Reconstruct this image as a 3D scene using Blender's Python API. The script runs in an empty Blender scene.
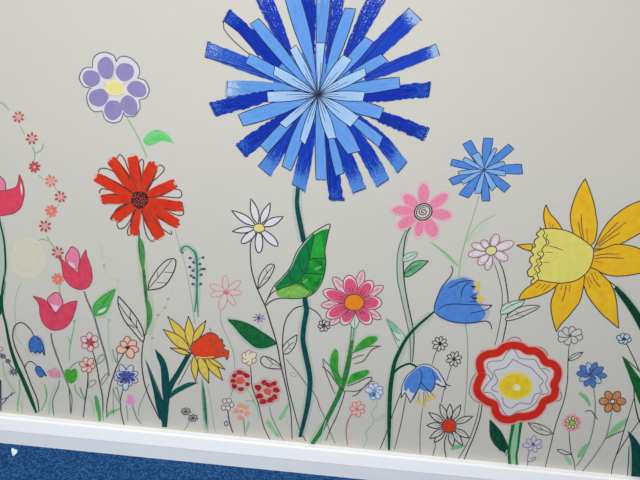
import bpy, math, random
from mathutils import Matrix, Vector
random.seed(7)
S = bpy.context.scene
COL = S.collection

# ------------------------------------------------------------------ camera
FPX = 554.0                      # focal length in pixels at 640 x 480
PITCH, ROLL, DIST = math.radians(11.3), math.radians(5.75), 1.75
ROT = (Matrix.Rotation(math.pi/2 - PITCH, 3, 'X') @ Matrix.Rotation(ROLL, 3, 'Z'))
def ray(px, py):
    return ROT @ Vector(((px-320)/FPX, (240-py)/FPX, -1.0))
LEDGE = 0.026                    # depth of the skirting's top ledge
def drop(px, py, depth):         # height relative to the eye where a sight line meets the plane y = -depth
    d = ray(px, py); t = (DIST-depth)/d.y
    return d.z*t
EYE = -drop(320, 475.0, LEDGE-0.002)      # floor is z = 0
cam_data = bpy.data.cameras.new('camera'); cam = bpy.data.objects.new('camera', cam_data); COL.objects.link(cam)
cam_data.sensor_width = 36; cam_data.lens = 36*FPX/640; cam_data.clip_start = 0.02
cam.matrix_world = Matrix.Translation((0, -DIST, EYE)) @ ROT.to_4x4()
S.camera = cam

def W(px, py):                   # where a point of the mural lies on the wall (x, z)
    d = ray(px, py); t = DIST/d.y
    return d.x*t, EYE + d.z*t

# ------------------------------------------------------------------ materials
LIGHT = 1.08
def lin(c):
    c = c/255.0
    return c/12.92 if c <= 0.04045 else ((c+0.055)/1.055)**2.4
def alb(c, k=LIGHT):
    return tuple(min(0.95, lin(v)/k) for v in c)
CACHE = {}
def base_mat(name, rough=0.8, spec=0.05):
    m = bpy.data.materials.new(name); m.use_nodes = True
    nt = m.node_tree; b = nt.nodes['Principled BSDF']
    b.inputs['Roughness'].default_value = rough
    b.inputs['Specular IOR Level'].default_value = spec
    return m, nt, b
def math_node(nt, op, a, b=None, clamp=False):
    n = nt.nodes.new('ShaderNodeMath'); n.operation = op; n.use_clamp = clamp
    for i, v in enumerate((a, b)):
        if v is None: continue
        if hasattr(v, 'links'): nt.links.new(v, n.inputs[i])
        else: n.inputs[i].default_value = v
    return n.outputs[0]
def mix_col(nt, fac, a, b):
    n = nt.nodes.new('ShaderNodeMix'); n.data_type = 'RGBA'
    if hasattr(fac, 'links'): nt.links.new(fac, n.inputs[0])
    else: n.inputs[0].default_value = fac
    for i, v in ((6, a), (7, b)):
        if hasattr(v, 'links'): nt.links.new(v, n.inputs[i])
        else: n.inputs[i].default_value = (*v, 1)
    return n.outputs[2]
def pos_noise(nt, scale, detail=3.0, rough=0.55, stretch=(1, 1, 1)):
    g = nt.nodes.new('ShaderNodeNewGeometry'); mp = nt.nodes.new('ShaderNodeMapping')
    mp.inputs['Scale'].default_value = stretch
    nt.links.new(g.outputs['Position'], mp.inputs[0])
    n = nt.nodes.new('ShaderNodeTexNoise'); n.inputs['Scale'].default_value = scale
    n.inputs['Detail'].default_value = detail; n.inputs['Roughness'].default_value = rough
    nt.links.new(mp.outputs[0], n.inputs['Vector'])
    return n.outputs['Fac']
def pig(c):
    r = [lin(v)/1.07 for v in c]; g = 0.2126*r[0]+0.7152*r[1]+0.0722*r[2]
    return tuple(min(0.95, v+(g-v)*0.02) for v in r)
def paint(c, v=0.12, alpha=1.0, c2=None, scale=60, ramp=3.0):
    """brushed paint: colour c, drifting towards c2 (or a paler tint) with a noise; alpha < 1 is a thin wash"""
    key = (c, v, alpha, c2, scale, ramp)
    if key in CACHE: return CACHE[key]
    m, nt, b = base_mat('paint_%d_%d_%d' % c)
    a = pig(c)
    o = pig(c2) if c2 else tuple(x*(1-v)+0.75*v for x in a)
    f = math_node(nt, 'ADD', math_node(nt, 'MULTIPLY', math_node(nt, 'SUBTRACT', pos_noise(nt, scale), 0.5), ramp), 0.5, True)
    nt.links.new(mix_col(nt, f, a, o), b.inputs['Base Color'])
    if alpha < 1: alpha_mix(nt, b, math_node(nt, 'MULTIPLY', math_node(nt, 'ADD', pos_noise(nt, 110), 0.5), alpha, True))
    CACHE[key] = m
    return m
def alpha_mix(nt, b, fac):
    nt.links.new(fac, b.inputs['Alpha'])
def dry(c, c2, k0=0.0, k1=0.5, gain=5.0, c3=None, pw=2.5):
    """dry brush: paint c broken up so that c2 shows, more so towards the tip (v = 1)"""
    key = ('dry', c, c2, k0, k1, gain, c3, pw)
    if key in CACHE: return CACHE[key]
    m, nt, b = base_mat('dry_brush_%d_%d_%d' % c)
    uv = nt.nodes.new('ShaderNodeUVMap'); mp = nt.nodes.new('ShaderNodeMapping'); mp.inputs['Scale'].default_value = (5, 2.2, 1)
    nt.links.new(uv.outputs[0], mp.inputs[0])
    n = nt.nodes.new('ShaderNodeTexNoise'); n.inputs['Scale'].default_value = 2.2; n.inputs['Detail'].default_value = 5
    nt.links.new(mp.outputs[0], n.inputs['Vector'])
    sp = nt.nodes.new('ShaderNodeSeparateXYZ'); nt.links.new(uv.outputs[0], sp.inputs[0])
    mixn = math_node(nt, 'ADD', math_node(nt, 'MULTIPLY', n.outputs['Fac'], 0.45), math_node(nt, 'MULTIPLY', pos_noise(nt, 320, 2), 0.55))
    f = math_node(nt, 'ADD', math_node(nt, 'ADD', mixn, -0.5), math_node(nt, 'ADD', math_node(nt, 'MULTIPLY', math_node(nt, 'POWER', sp.outputs[1], pw), k1), k0))
    f = math_node(nt, 'MULTIPLY', f, gain, True)
    ca = pig(c)
    if c3:
        g = math_node(nt, 'ADD', math_node(nt, 'MULTIPLY', math_node(nt, 'SUBTRACT', n.outputs['Fac'], 0.5), 3.0), 0.5, True)
        ca = mix_col(nt, g, ca, pig(c3))
    nt.links.new(mix_col(nt, f, ca, pig(c2)), b.inputs['Base Color'])
    CACHE[key] = m
    return m

def wall_material():
    m, nt, b = base_mat('wall_paint', 0.62, 0.22)
    f = math_node(nt, 'ADD', math_node(nt, 'MULTIPLY', math_node(nt, 'SUBTRACT', pos_noise(nt, 3.0, 4), 0.5), 1.6), 0.5, True)
    c = mix_col(nt, f, alb((205, 203, 196)), alb((202, 200, 193)))
    f2 = math_node(nt, 'ADD', math_node(nt, 'MULTIPLY', math_node(nt, 'SUBTRACT', pos_noise(nt, 60, 3, 0.6, (0.25, 1, 1)), 0.5), 2.0), 0.5, True)
    c2 = mix_col(nt, math_node(nt, 'MULTIPLY', f2, 0.22), c, alb((193, 192, 184)))
    nt.links.new(c2, b.inputs['Base Color'])
    return m
WALL = wall_material()

# ------------------------------------------------------------------ drawing on the wall
def n(s):
    out = []
    tok = s.split(); i = 0
    while i < len(tok):
        if tok[i] == '!': out.append(out[-1]); i += 1
        else: out.append((float(tok[i]), float(tok[i+1]))); i += 2
    return out
def curve(pts, closed=False, k=6):
    if len(pts) < 3: return list(pts)
    out = []; N = len(pts)
    for i in range(N if closed else N-1):
        p = [pts[(i+j) % N] if closed else pts[min(max(i+j, 0), N-1)] for j in (-1, 0, 1, 2)]
        if p[1] == p[2]: continue
        for q in range(k):
            t = q/k
            out.append(tuple(0.5*((2*p[1][a]) + (p[2][a]-p[0][a])*t + (2*p[0][a]-5*p[1][a]+4*p[2][a]-p[3][a])*t*t
                             + (3*p[1][a]-p[0][a]-3*p[2][a]+p[3][a])*t**3) for a in (0, 1)))
    if not closed: out.append(pts[-1])
    return out
def ell(cx, cy, rx, ry, ang=0, k=22, wob=0.0):
    a = math.radians(ang); o = []
    ph = random.random()*6
    for i in range(k):
        t = 2*math.pi*i/k; s = 1 + wob*math.sin(3*t+ph) + wob*0.7*math.sin(5*t+2*ph)
        x, y = rx*s*math.cos(t), ry*s*math.sin(t)
        o.append((cx+x*math.cos(a)-y*math.sin(a), cy+x*math.sin(a)+y*math.cos(a)))
    return o
def petal(cx, cy, tx, ty, w, r0=0.0, kind='o', bend=0.0, k=14):
    """closed petal outline from r0 px off (cx, cy) out to the tip, w px wide"""
    dx, dy = tx-cx, ty-cy; L = math.hypot(dx, dy); ux, uy = dx/L, dy/L
    prof = {'o': lambda t: math.sin(math.pi*min(1, t**1.12*0.94+0.06))**0.5,
            'p': lambda t: math.sin(math.pi*t**0.85),
            'r': lambda t: (math.sin(math.pi*t**1.7)**0.55 if t < 0.999 else 0)*0.85+0.15*(1-t),
            'c': lambda t: (0.5+0.5*math.sin(math.pi*0.5*min(1, t*1.6)))*(1-0.18*max(0, (t-0.6)/0.4)) if t < 0.92 else 0.82*max(0.35, math.sqrt(max(0, 1-((t-0.92)/0.09)**2)))}[kind]
    Lt, Rt = [], []
    for i in range(k+1):
        t = i/k; d = r0+(L-r0)*t; h = w/2*prof(t); bb = bend*math.sin(math.pi*t)
        px, py = cx+ux*d-uy*bb, cy+uy*d+ux*bb
        Lt.append((px-uy*h, py+ux*h)); Rt.append((px+uy*h, py-ux*h))
    return Lt + Rt[::-1][1:-1] if kind != 'c' else Lt + Rt[::-1]

THINGS = []
DELTA = 4e-6
class Part:
    def __init__(self, thing, name, parent=None, label=None):
        self.t, self.name, self.label = thing, name, label
        self.v, self.fc, self.mi, self.uv, self.mats = [], [], [], [], []
        self.parent = parent; self.obj = None
        thing.parts.append(self)
    def _m(self, m):
        if m not in self.mats: self.mats.append(m)
        return self.mats.index(m)
    def _y(self):
        self.t.ops += 1
        return -(2e-4 + self.t.level*4e-4 + self.t.ops*DELTA)
    def _add(self, pts, y):
        i0 = len(self.v)
        for p in pts:
            x, z = W(*p); self.v.append((x, y, z))
        return i0
    def f(self, m, pts, smooth=True):
        if isinstance(pts, str):
            pts = n(pts)
            if smooth: pts = curve(pts, True)
        clean = [p for i, p in enumerate(pts) if abs(p[0]-pts[i-1][0])+abs(p[1]-pts[i-1][1]) > 1e-4]
        a = sum(p[0]*q[1]-q[0]*p[1] for p, q in zip(clean, clean[1:]+clean[:1]))
        if a > 0: clean = clean[::-1]          # counter-clockwise as seen from the room
        i0 = self._add(clean, self._y())
        self.fc.append(list(range(i0, i0+len(clean)))); self.mi.append(self._m(m)); self.uv.append([(p[0]/20, p[1]/20) for p in clean])
        return self
    def s(self, m, w, pts, closed=False, taper=0.35, smooth=True):
        if isinstance(pts, str):
            pts = n(pts)
            if smooth: pts = curve(pts, closed)
        P = [p for i, p in enumerate(pts) if i == 0 or abs(p[0]-pts[i-1][0])+abs(p[1]-pts[i-1][1]) > 1e-4]
        if closed: P = P + [P[0]]
        ws = w if isinstance(w, (list, tuple)) else None
        N = len(P); Lf, Rt = [], []
        for i, p in enumerate(P):
            a = P[max(i-1, 0)] if not closed else P[i-1 if i else N-2]
            b = P[min(i+1, N-1)] if not closed else P[i+1 if i < N-1 else 1]
            dx, dy = b[0]-a[0], b[1]-a[1]; L = math.hypot(dx, dy) or 1
            t = i/(N-1)
            if ws:
                q = t*(len(ws)-1); j = min(int(q), len(ws)-2); h = (ws[j]+(ws[j+1]-ws[j])*(q-j))/2
            else:
                h = w/2*(1 if closed else 1-taper*(abs(2*t-1)**4))
            Lf.append((p[0]-dy/L*h, p[1]+dx/L*h)); Rt.append((p[0]+dy/L*h, p[1]-dx/L*h))
        y = self._y(); i0 = self._add(Lf, y); i1 = self._add(Rt, y); mi = self._m(m)
        for i in range(N-1):
            self.fc.append([i0+i, i0+i+1, i1+i+1, i1+i]); self.mi.append(mi)
            self.uv.append([(0, i/(N-1)), (0, (i+1)/(N-1)), (1, (i+1)/(N-1)), (1, i/(N-1))])
        return self
    def fs(self, m, ink, w, pts, closed=True):
        if isinstance(pts, str): pts = curve(n(pts), True)
        self.f(m, pts); self.s(ink, w, pts, closed); return self
    def strip(self, m, b, wb, t1, t2, bow=1.5, ink=None, w=1.0, k=10, bend=0.0, jag=0.0):
        """brush-stroke petal with a square end: base point b, base width wb, tip corners t1 and t2"""
        tm = ((t1[0]+t2[0])/2, (t1[1]+t2[1])/2)
        dx, dy = tm[0]-b[0], tm[1]-b[1]; L = math.hypot(dx, dy); nx, ny = -dy/L, dx/L
        if (t1[0]-t2[0])*nx + (t1[1]-t2[1])*ny < 0: t1, t2 = t2, t1
        l0 = (b[0]+nx*wb/2, b[1]+ny*wb/2); r0 = (b[0]-nx*wb/2, b[1]-ny*wb/2)
        Lf, Rt = [], []
        for i in range(k+1):
            t = i/k; q = bow*math.sin(math.pi*t); be = bend*math.sin(math.pi*t)
            ja = jag*(random.random()-0.5) if 0 < i else 0; jb = jag*(random.random()-0.5) if 0 < i else 0
            Lf.append((l0[0]+(t1[0]-l0[0])*t+nx*(q+be+ja), l0[1]+(t1[1]-l0[1])*t+ny*(q+be+ja)))
            Rt.append((r0[0]+(t2[0]-r0[0])*t-nx*(q-be+jb), r0[1]+(t2[1]-r0[1])*t-ny*(q-be+jb)))
        y = self._y(); i0 = self._add(Lf, y); i1 = self._add(Rt, y); mi = self._m(m)
        for i in range(k):
            self.fc.append([i0+i, i0+i+1, i1+i+1, i1+i]); self.mi.append(mi)
            self.uv.append([(0, i/k), (0, (i+1)/k), (1, (i+1)/k), (1, i/k)])
        if ink: self.s(ink, w, Lf + Rt[::-1], taper=0)
        return self
    def build(self):
        ox, oz = self.t.origin
        me = bpy.data.meshes.new(self.name)
        me.from_pydata([(x-ox, y, z-oz) for x, y, z in self.v], [], self.fc)
        for m in self.mats: me.materials.append(m)
        uvl = me.uv_layers.new(name='UVMap')
        li = 0
        for poly, uv in zip(me.polygons, self.uv):
            for q in uv: uvl.data[li].uv = q; li += 1
        for poly, mi in zip(me.polygons, self.mi): poly.material_index = mi
        me.update()
        o = bpy.data.objects.new(self.name, me); COL.objects.link(o)
        o.parent = self.parent.obj if self.parent else self.t.obj
        if self.label: o['label'] = self.label
        self.obj = o
class Thing:
    def __init__(self, name, label, cat, base, level=1, group=None):
        self.origin = W(*base); self.parts = []; self.ops = 0; self.level = level
        o = bpy.data.objects.new(name, None); COL.objects.link(o)
        o.location = (self.origin[0], 0, self.origin[1]); o.empty_display_size = 0.03
        o['label'] = label; o['category'] = cat
        if group: o['group'] = group
        self.obj = o; THINGS.append(self)
    def p(self, name, parent=None, label=None):
        return Part(self, name, parent, label)

INK = paint((34, 31, 36), 0.05)
GREYINK = paint((84, 84, 90), 0.1)
BROWN = paint((96, 52, 52), 0.1)
NAVYINK = paint((36, 46, 92), 0.08)
PINKINK = paint((214, 128, 140), 0.1)
PALE = paint((216, 216, 222), 0.03)       # the thin lilac-white wash inside unpainted petals
OFFWH = WALL
TEAL = paint((22, 84, 84), 0.02, c2=(10, 66, 70), scale=50)
DKGRN = paint((14, 92, 56), 0.02, c2=(8, 62, 44), scale=60)
GREEN = paint((60, 160, 76), 0.1, c2=(36, 132, 56), scale=60)
LEAFG = paint((72, 172, 62), 0.1, c2=(28, 138, 40), scale=50)
SOFTG = paint((128, 190, 136), 0.1, c2=(96, 172, 112), scale=60)
PALEG = paint((162, 190, 160), 0.1)
FAINT = paint((186, 194, 182), 0.02)
GRNINK = paint((50, 96, 74), 0.1)
GREYGRN = paint((112, 134, 122), 0.1)
WASHG = paint((130, 205, 160), 0.1, alpha=0.17)
WASHT = paint((120, 200, 180), 0.1, alpha=0.18)
WASHL = paint((160, 220, 130), 0.1, alpha=0.19)
WASHP = paint((240, 120, 110), 0.1, alpha=0.17)
WASHB = paint((110, 160, 230), 0.1, alpha=0.19)
# ================================================================== the mural, flower by flower
# ---- great blue flower
t = Thing('blue_flower', 'giant blue mop-headed flower on a dark teal stem, biggest in the mural', 'flower', (300, 437), 2)
p = t.p('stem')
p.s(WASHT, 10, "298 188 297 203 299 220 303 241", taper=0).s(WASHT, 10, "305 299 306.5 310 304 325 303 340 305.5 354 309 371 310 385 307 408 300 437", taper=0)
p.s(TEAL, [4, 4.2, 5, 5], "298.5 184 297 203 299.5 220 304 242").s(TEAL, [3.5, 5.2, 5, 5, 5.4, 5, 5, 3.4], "304 270 305 299 306.5 310 304 325 303 340 305.5 354 309 371 310 385 307 408 300 437")
NAVY = dry((16, 42, 152), (64, 120, 208), -0.14, 0.22, c3=(22, 56, 178))
NAVYL = dry((18, 46, 158), (80, 134, 214), -0.20, 0.55, c3=(28, 70, 190))
NAVYD = dry((24, 62, 178), (170, 192, 230), -0.10, 0.14, 9, c3=(22, 52, 176))
NAVYW = dry((24, 58, 182), (150, 180, 222), -0.16, 0.5, 8, c3=(34, 76, 196), pw=9)
FRAY = dry((48, 100, 200), (150, 180, 224), -0.12, 0.18, 6, c3=(24, 56, 178))
SKYD = dry((84, 140, 214), (188, 202, 222), -0.22, 0.38, 5, c3=(102, 156, 224))
MID = dry((88, 146, 222), (116, 168, 232), -0.1, 0.2, 4, c3=(104, 158, 228))
PALEB = dry((158, 194, 236), (178, 208, 240), -0.05, 0.2, 4, c3=(146, 186, 234))
DINK = paint((22, 30, 66), 0.05)
q = t.p('petal', label='blue ground between the inner petals')
q.f(dry((40, 82, 190), (84, 140, 216), -0.1, 0.1, 3), [(318+r*math.cos(a), 95+r*math.sin(a)) for a, r in ((2*math.pi*i/60, 47+5*math.sin(i*2.1)) for i in range(60))])
outer = [  # material, base, base width, tip corner, tip corner, bow, bend
 (NAVY, (280, 66), 7, (223, 22), (230, 9.6), 2.2, 0), (FRAY, (292, 82), 8, (205.5, 57), (208.5, 42), 1.0, 0),
 (SKYD, (300, 90), 8, (226, 97), (227, 80.5), 1.0, 0), (NAVY, (275, 94), 7, (209.5, 103), (216, 116), 1.5, 0),
 (NAVY, (297, 110), 6, (236, 144.5), (246, 157), 1.8, 0), (NAVYL, (302, 114), 6, (259, 166), (270.5, 176), 1.2, 0),
 (NAVYL, (313, 122), 4, (292, 184), (305, 191), 2.0, 0), (NAVY, (327, 130), 5, (329.5, 200), (344, 200), 0.5, 0),
 (NAVYL, (336, 130), 5, (353, 193), (366, 188), 1.5, 0), (NAVYL, (348, 124), 5, (377, 187), (389, 178.5), 2.2, -1.5),
 (NAVYL, (357, 118), 6, (397.5, 173), (407, 162), 1.2, -2.5), (NAVY, (372, 113), 9, (423, 140.5), (428.5, 128), 0.6, 0),
 (NAVY, (352, 99), 8, (430.5, 82), (428.5, 97), 1.0, -1), (NAVYW, (364, 78), 7, (435, 44), (439, 55), 1.0, 0),
 (NAVYW, (352, 74), 8, (408, 8), (421, 20), 1.2, 0), (NAVYD, (344, 62), 6, (372, -14), (390, -8), 0.8, 0),
 (NAVYD, (328, 64), 4, (332, -16), (347, -14), 0.8, 0), (NAVY, (312, 66), 4, (295, -15), (315, -15), 0.5, 0),
 (NAVYD, (290, 56), 6, (251, -10), (268, -13), 1.0, 0)]
for m, b, wb, a, c, bow, bend in outer:
    jag = 1.1 if m is NAVY else 0.6
    q = t.p('petal', label='dark blue outer petal')
    hx, hy = (a[0]+c[0])/2-b[0], (a[1]+c[1])/2-b[1]; L = math.hypot(hx, hy)
    q.strip(WASHB, b, wb+1.5, (a[0]+hx/L*1.5, a[1]+hy/L*1.5), (c[0]+hx/L*1.5, c[1]+hy/L*1.5), bow=bow+0.8, bend=bend)
    off = random.choice((0.7, -0.7, 1.0))
    q.strip(m, b, wb+1.5, a, c, bow=bow, bend=bend, jag=jag*1.7, k=24)
    if m in (NAVY, NAVYL, FRAY):          # bristle marks at the square end
        for i in range(7):
            u = i/6; bx, by = a[0]+(c[0]-a[0])*u, a[1]+(c[1]-a[1])*u; e = random.uniform(-1.2, 1.8)
            q.s(paint((72, 128, 212), 0.1) if m is NAVYL else m, [1.8, 1.0], [(bx-hx/L*2.5, by-hy/L*2.5), (bx+hx/L*e, by+hy/L*e)])
    q.s(DINK, 0.9, [(b[0]+off, b[1]), ((b[0]+a[0])/2+off, (b[1]+a[1])/2), (a[0]+off, a[1]), (c[0]+off*0.6, c[1]+off*0.6)] if abs(bend) < 1 and bow < 1.3 else [(a[0], a[1]), (c[0], c[1])], taper=0)
q = t.p('petal', label='unpainted sliver of petal in outline'); q.fs(WALL, DINK, 0.8, "223.6 21 ! 224 29 ! 233 40 248 53 262 62 ! 252 48 238 32 !")
mids = [(305, 82, 5, 250, 24, 259, 18.5, 1.8), (303, 88, 5, 250, 53.5, 245.5, 63, 1.8), (305, 100, 6, 238, 114.5, 243.5, 126, 2.4),
 (298, 112, 5, 260.5, 145, 267.5, 153, 1.2), (308, 108, 4, 282, 166, 291, 171, 2.2), (319, 105, 6, 316, 179.5, 327, 180, 0.8),
 (330, 134, 5, 336, 176, 344, 173, 1.0), (328, 108, 6, 348, 154, 360.5, 151, 3.2), (350, 117, 6, 379, 147, 383, 137, 1.0),
 (328, 98, 5, 379.5, 119, 384, 108, 2.4), (335, 92, 7, 399, 77, 400, 88, 1.8), (348, 79, 6, 381, 54, 388, 61, 1.4),
 (340, 74, 6, 365, 37, 373.5, 42, 1.4), (328, 74, 6, 345, 8, 356, 9, 1.8), (314, 72, 4, 282, -14, 297, -13, 2.8)]
for i, (bx, by, wb, ax, ay, cx, cy, bow) in enumerate(mids):
    t.p('petal', label='mid blue petal').strip(MID, (bx, by), wb, (ax, ay), (cx, cy), bow=bow, ink=DINK, w=0.85)
t.p('petal', label='mid blue petal').strip(SKYD, (320, 62), 6, (316.5, -16), (332, -16), bow=0.6, ink=DINK, w=0.9)
pale = [(275, 66, 273.5, 74.5, 2.2), (290, 50, 296, 45, 1.6), (316, 43, 325, 43, 0.4), (343, 55, 352, 59.5, 2.2), (365, 68, 366, 75.5, 2.6),
 (365, 92, 363, 101, 2.0), (359, 117, 350.5, 127, 2.4), (328, 139, 336, 138, 2.4), (300, 140, 305, 144.5, 1.8), (279.5, 123, 286, 128, 1.2), (267, 92, 268, 102, 2.0)]
for ax, ay, cx, cy, bow in pale:
    q = t.p('petal', label='pale blue inner petal'); q.strip(PALEB, (318+((ax+cx)/2-318)*0.07, 95+((ay+cy)/2-95)*0.07), 2.2, (ax, ay), (cx, cy), bow=bow, ink=DINK, w=0.85)
    mx, my = (ax+cx)/2, (ay+cy)/2
    for fr, o in ((0.62, 1.3), (0.45, -1.2)):
        L = math.hypot(mx-318, my-95); nx, ny = -(my-95)/L, (mx-318)/L
        q.s(DINK, [0.7, 0.45], [(318, 95), (318+(mx-318)*fr*0.5+nx*o, 95+(my-95)*fr*0.5+ny*o), (318+(mx-318)*fr+nx*o, 95+(my-95)*fr+ny*o)])
t.p('flower_center', label='dark inked centre').f(DINK, ell(318, 95, 1.3, 1.2, wob=0.15))

# ---- violet flower
t = Thing('violet_flower', 'violet flower with seven rounded petals and a yellow centre, top left', 'flower', (195, 324), 0)
VST = paint((140, 182, 142), 0.1)
t.p('stem').s(VST, [1.2, 1.4, 1.4], "126 116 137 135 147 157.5"); t.p('stem').s(paint((150, 164, 150), 0.1), [0.8, 0.7, 0.8, 1.0], "175 230 180 248 185 265 190 290 195 324")
LILAC = paint((146, 138, 188), 0.04, c2=(138, 130, 182), scale=40)
LFW = paint((210, 210, 216), 0.05)
for ring, e in (("116.4 62 ! 115 57.5 112.4 54.7 105 52.3 97.7 54 93 59.6 92.5 68 ! 101 83 ! 109 84 !", (105.9, 68, 8.2, 11.4, -8)),
    ("116.4 62 ! 118 59 122 56.4 130 57.7 137.6 64.5 139.7 72.6 137.6 78.3 ! 122 84 ! 115 80 !", (125, 72, 9.2, 9.2, -35)),
    ("137.6 78.3 ! 145 80.7 149 88.5 148.5 93 145.7 97.8 139 100 ! 124 95 ! 124 85 !", (137, 89.2, 10, 8, 22)),
    ("139 100 ! 140 107.6 135 115.7 131 116.6 125.4 115.7 123.4 112.4 ! 118 98 ! 125 94 !", (129.2, 105.5, 8, 10.6, -28)),
    ("123.4 112.4 ! 120.5 120.6 112.4 122.9 105 119 102.3 110.8 ! 108 97 ! 118 97 !", (113.2, 110, 9, 10, 12)),
    ("102.3 110.8 ! 94.5 111.6 88.8 106 86.7 97 88.8 90.5 91.3 88 ! 106 87 ! 109 97 !", (98.7, 97.6, 10, 8.9, -18)),
    ("91.3 88 ! 84 86.4 79.8 80 79.5 76 83 69.4 88 67.4 92.5 68 ! 104 82 ! 103 88 !", (91.4, 78.4, 9, 8.2, 28))):
    q = t.p('petal'); q.f(LFW, ring); q.f(LILAC, ell(*e, k=26, wob=0.025))
    arc = [x for x in n(ring)]
    arc = curve(arc[:-4], False); q.s(paint((104, 100, 112), 0.1), [1.0, 1.3, 0.9], arc)
t.p('flower_center').f(paint((226, 220, 172), 0.1), ell(114.8, 88, 9.8, 7.6, 10, wob=0.05)).f(paint((222, 214, 112), 0.05, c2=(226, 220, 150), scale=120), ell(114.8, 88, 8.2, 6, 10, wob=0.06))
q = t.p('leaf', label='bright green half-moon leaf'); q.f(paint((92, 196, 104), 0.1, c2=(130, 208, 138), scale=60), "143 141 ! 146 135.6 152.5 130.6 160 130 167.5 134 174.5 143.5 ! 168 142 161 141 155 144 147.5 146")
q.f(paint((84, 204, 100), 0.1), "158 134 164 135 170 141 163 139.5 157 140")

# ---- red daisy-like flower
RLINE = paint((74, 24, 22), 0.06)
t = Thing('red_flower', 'vermilion red flower with ragged ray petals and dark hatched centre', 'flower', (160, 419), 2)
p = t.p('stem')
p.s(WASHL, 9, "140 240 141.5 257 144 275 149 300 150 320 147 334", taper=0)
p.s(paint((30, 96, 52), 0.1), [1.4, 1.6, 2.2, 3.0, 3.2, 2.6, 2, 1.2], "139.3 231 139 245 140.5 257.5 143.5 270 145 284 146.5 299 148 312 147.5 326 145.3 335")
p.s(INK, [1.0, 1.1, 1.2, 1.2], "145.3 334 144 338 142 352.5 142 366 143.5 378 146 388 151 401 160 419")
GB = paint((84, 156, 84), 0.1, c2=(60, 136, 70))
t.p('leaf').f(GB, "139.5 236 ! 143.6 244 145 254 144.4 266 143 271 140.6 257")
t.p('leaf').f(GB, "146 297 ! 149.5 302 152.2 312 151.5 321 147.5 330 145.6 334 ! 148 320")
ORED = paint((216, 60, 30), 0.04, c2=(202, 46, 28), scale=40, ramp=3.0)
for tx, ty, w, kind in ((110.5, 158.5, 10, 0), (132.5, 155.5, 10.5, 0), (154, 163, 11, 0), (175, 183.5, 10, 0), (183, 207, 10, 0), (178, 224.5, 9.5, 0), (161, 238.5, 11.5, 0), (134, 234, 8.5, 0), (114.5, 219.5, 10.5, 0), (101, 199, 9.5, 0), (95.5, 176.5, 9.5, 0)):
    q = t.p('petal'); L = math.hypot(tx-139.7, ty-199.7); ux, uy = (tx-139.7)/L, (ty-199.7)/L
    q.f(WASHP, petal(139.7, 199.7, tx+ux*1.5, ty+uy*1.5, w+2.5, 2, 'c'))
    q.f(ORED, petal(139.7, 199.7, tx-ux*1.2, ty-uy*1.2, w*1.16, 2, 'c', bend=random.uniform(-1, 1)))
    for k in (-0.34, -0.05, 0.3):       # ragged brush ends
        e = random.uniform(-2.0, 2.6)
        bx, by = tx-ux*6-uy*w*k, ty-uy*6+ux*w*k
        q.s(ORED, [4.2, 3.6, 1.8], [(bx, by), (bx+ux*4, by+uy*4), (bx+ux*(5.5+e), by+uy*(5.5+e))])
    q.s(paint((84, 22, 20), 0.06), [1.8, 0.7], [(139.7+ux*6-uy*2.6, 199.7+uy*6+ux*2.6), (139.7+ux*L*0.5-uy*w*0.46, 199.7+uy*L*0.5+ux*w*0.46), (139.7+ux*L*0.86-uy*w*0.5, 199.7+uy*L*0.86+ux*w*0.5)])
q = t.p('petal_outline', label='loose ink loops round the petal tips')
for s in ("116.4 160 ! 119.7 154.5 124.6 159.4 127.8 168 133 180 137 190", "139 162.6 140.8 159.6 143.6 161 143 171 141 190", "157.9 166 161 165 164.4 169 159.5 175.6 152 182 145 189.5",
    "148 197.5 158 196.4 169 196.9 179 197.6 182 194.3 179.8 190 174 189", "169 211.4 177.4 215 183 214.6 183.5 209.7 182 204", "148 207 154 218 159.5 226 167.6 232.4 171.7 234 170.9 230",
    "143 208 144 225 147.3 236.5 152.2 241.4 154.6 239", "136 208 131 222 127.8 230 128.3 234.9 130.6 234.9", "137 208 131 218.6 125.4 226.7 119.7 228.7 117.2 225 118 221",
    "132 201.5 128.6 203 118.9 207 112.4 215.4 110.7 218.6 113 220.6", "109 190 102.6 188.6 99.7 191 100 193.5", "120 177 114 171.6 105.9 168.3 100 169 98.6 172.4"):
    q.s(paint((74, 40, 40), 0.1), 1.0, s)
q = t.p('flower_center', label='dark brown centre'); q.f(paint((66, 18, 20), 0.05), ell(139.7, 199.7, 8.6, 8.8, wob=0.03))
for i in range(26):
    r = 7.2*math.sqrt((i+0.5)/26); a = i*2.4; q.f(paint((196, 62, 44), 0.1), ell(139.7+r*math.cos(a), 199.7+r*math.sin(a), 0.75, 0.6, k=8))
q = t.p('leaf', label='white outlined leaf'); q.fs(OFFWH, INK, 1.1, "148 290 ! 150 281 157.5 269 166 260.6 173 258.5 176 261.5 174 271 167.5 282.5 160 288")
for s in ("148 289.5 160 275 172.5 259", "157 269.5 158 277", "164 272 173 272.5", "157 282.5 167.5 282.8"): q.s(INK, 0.9, s)
q = t.p('leaf', label='white outlined leaf'); q.fs(OFFWH, INK, 1.1, "118.5 296 ! 124 302 130 309 137.5 319 142.5 329 144.5 338 ! 142 341 132.5 330 124 319 118.5 305")
for s in ("118.8 303 126 314 134 324 143 337", "131 311 130 317 132 320", "137 320 136.5 325 138 328", "127 325 131 325 135 328"): q.s(INK, 0.9, s)

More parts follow.
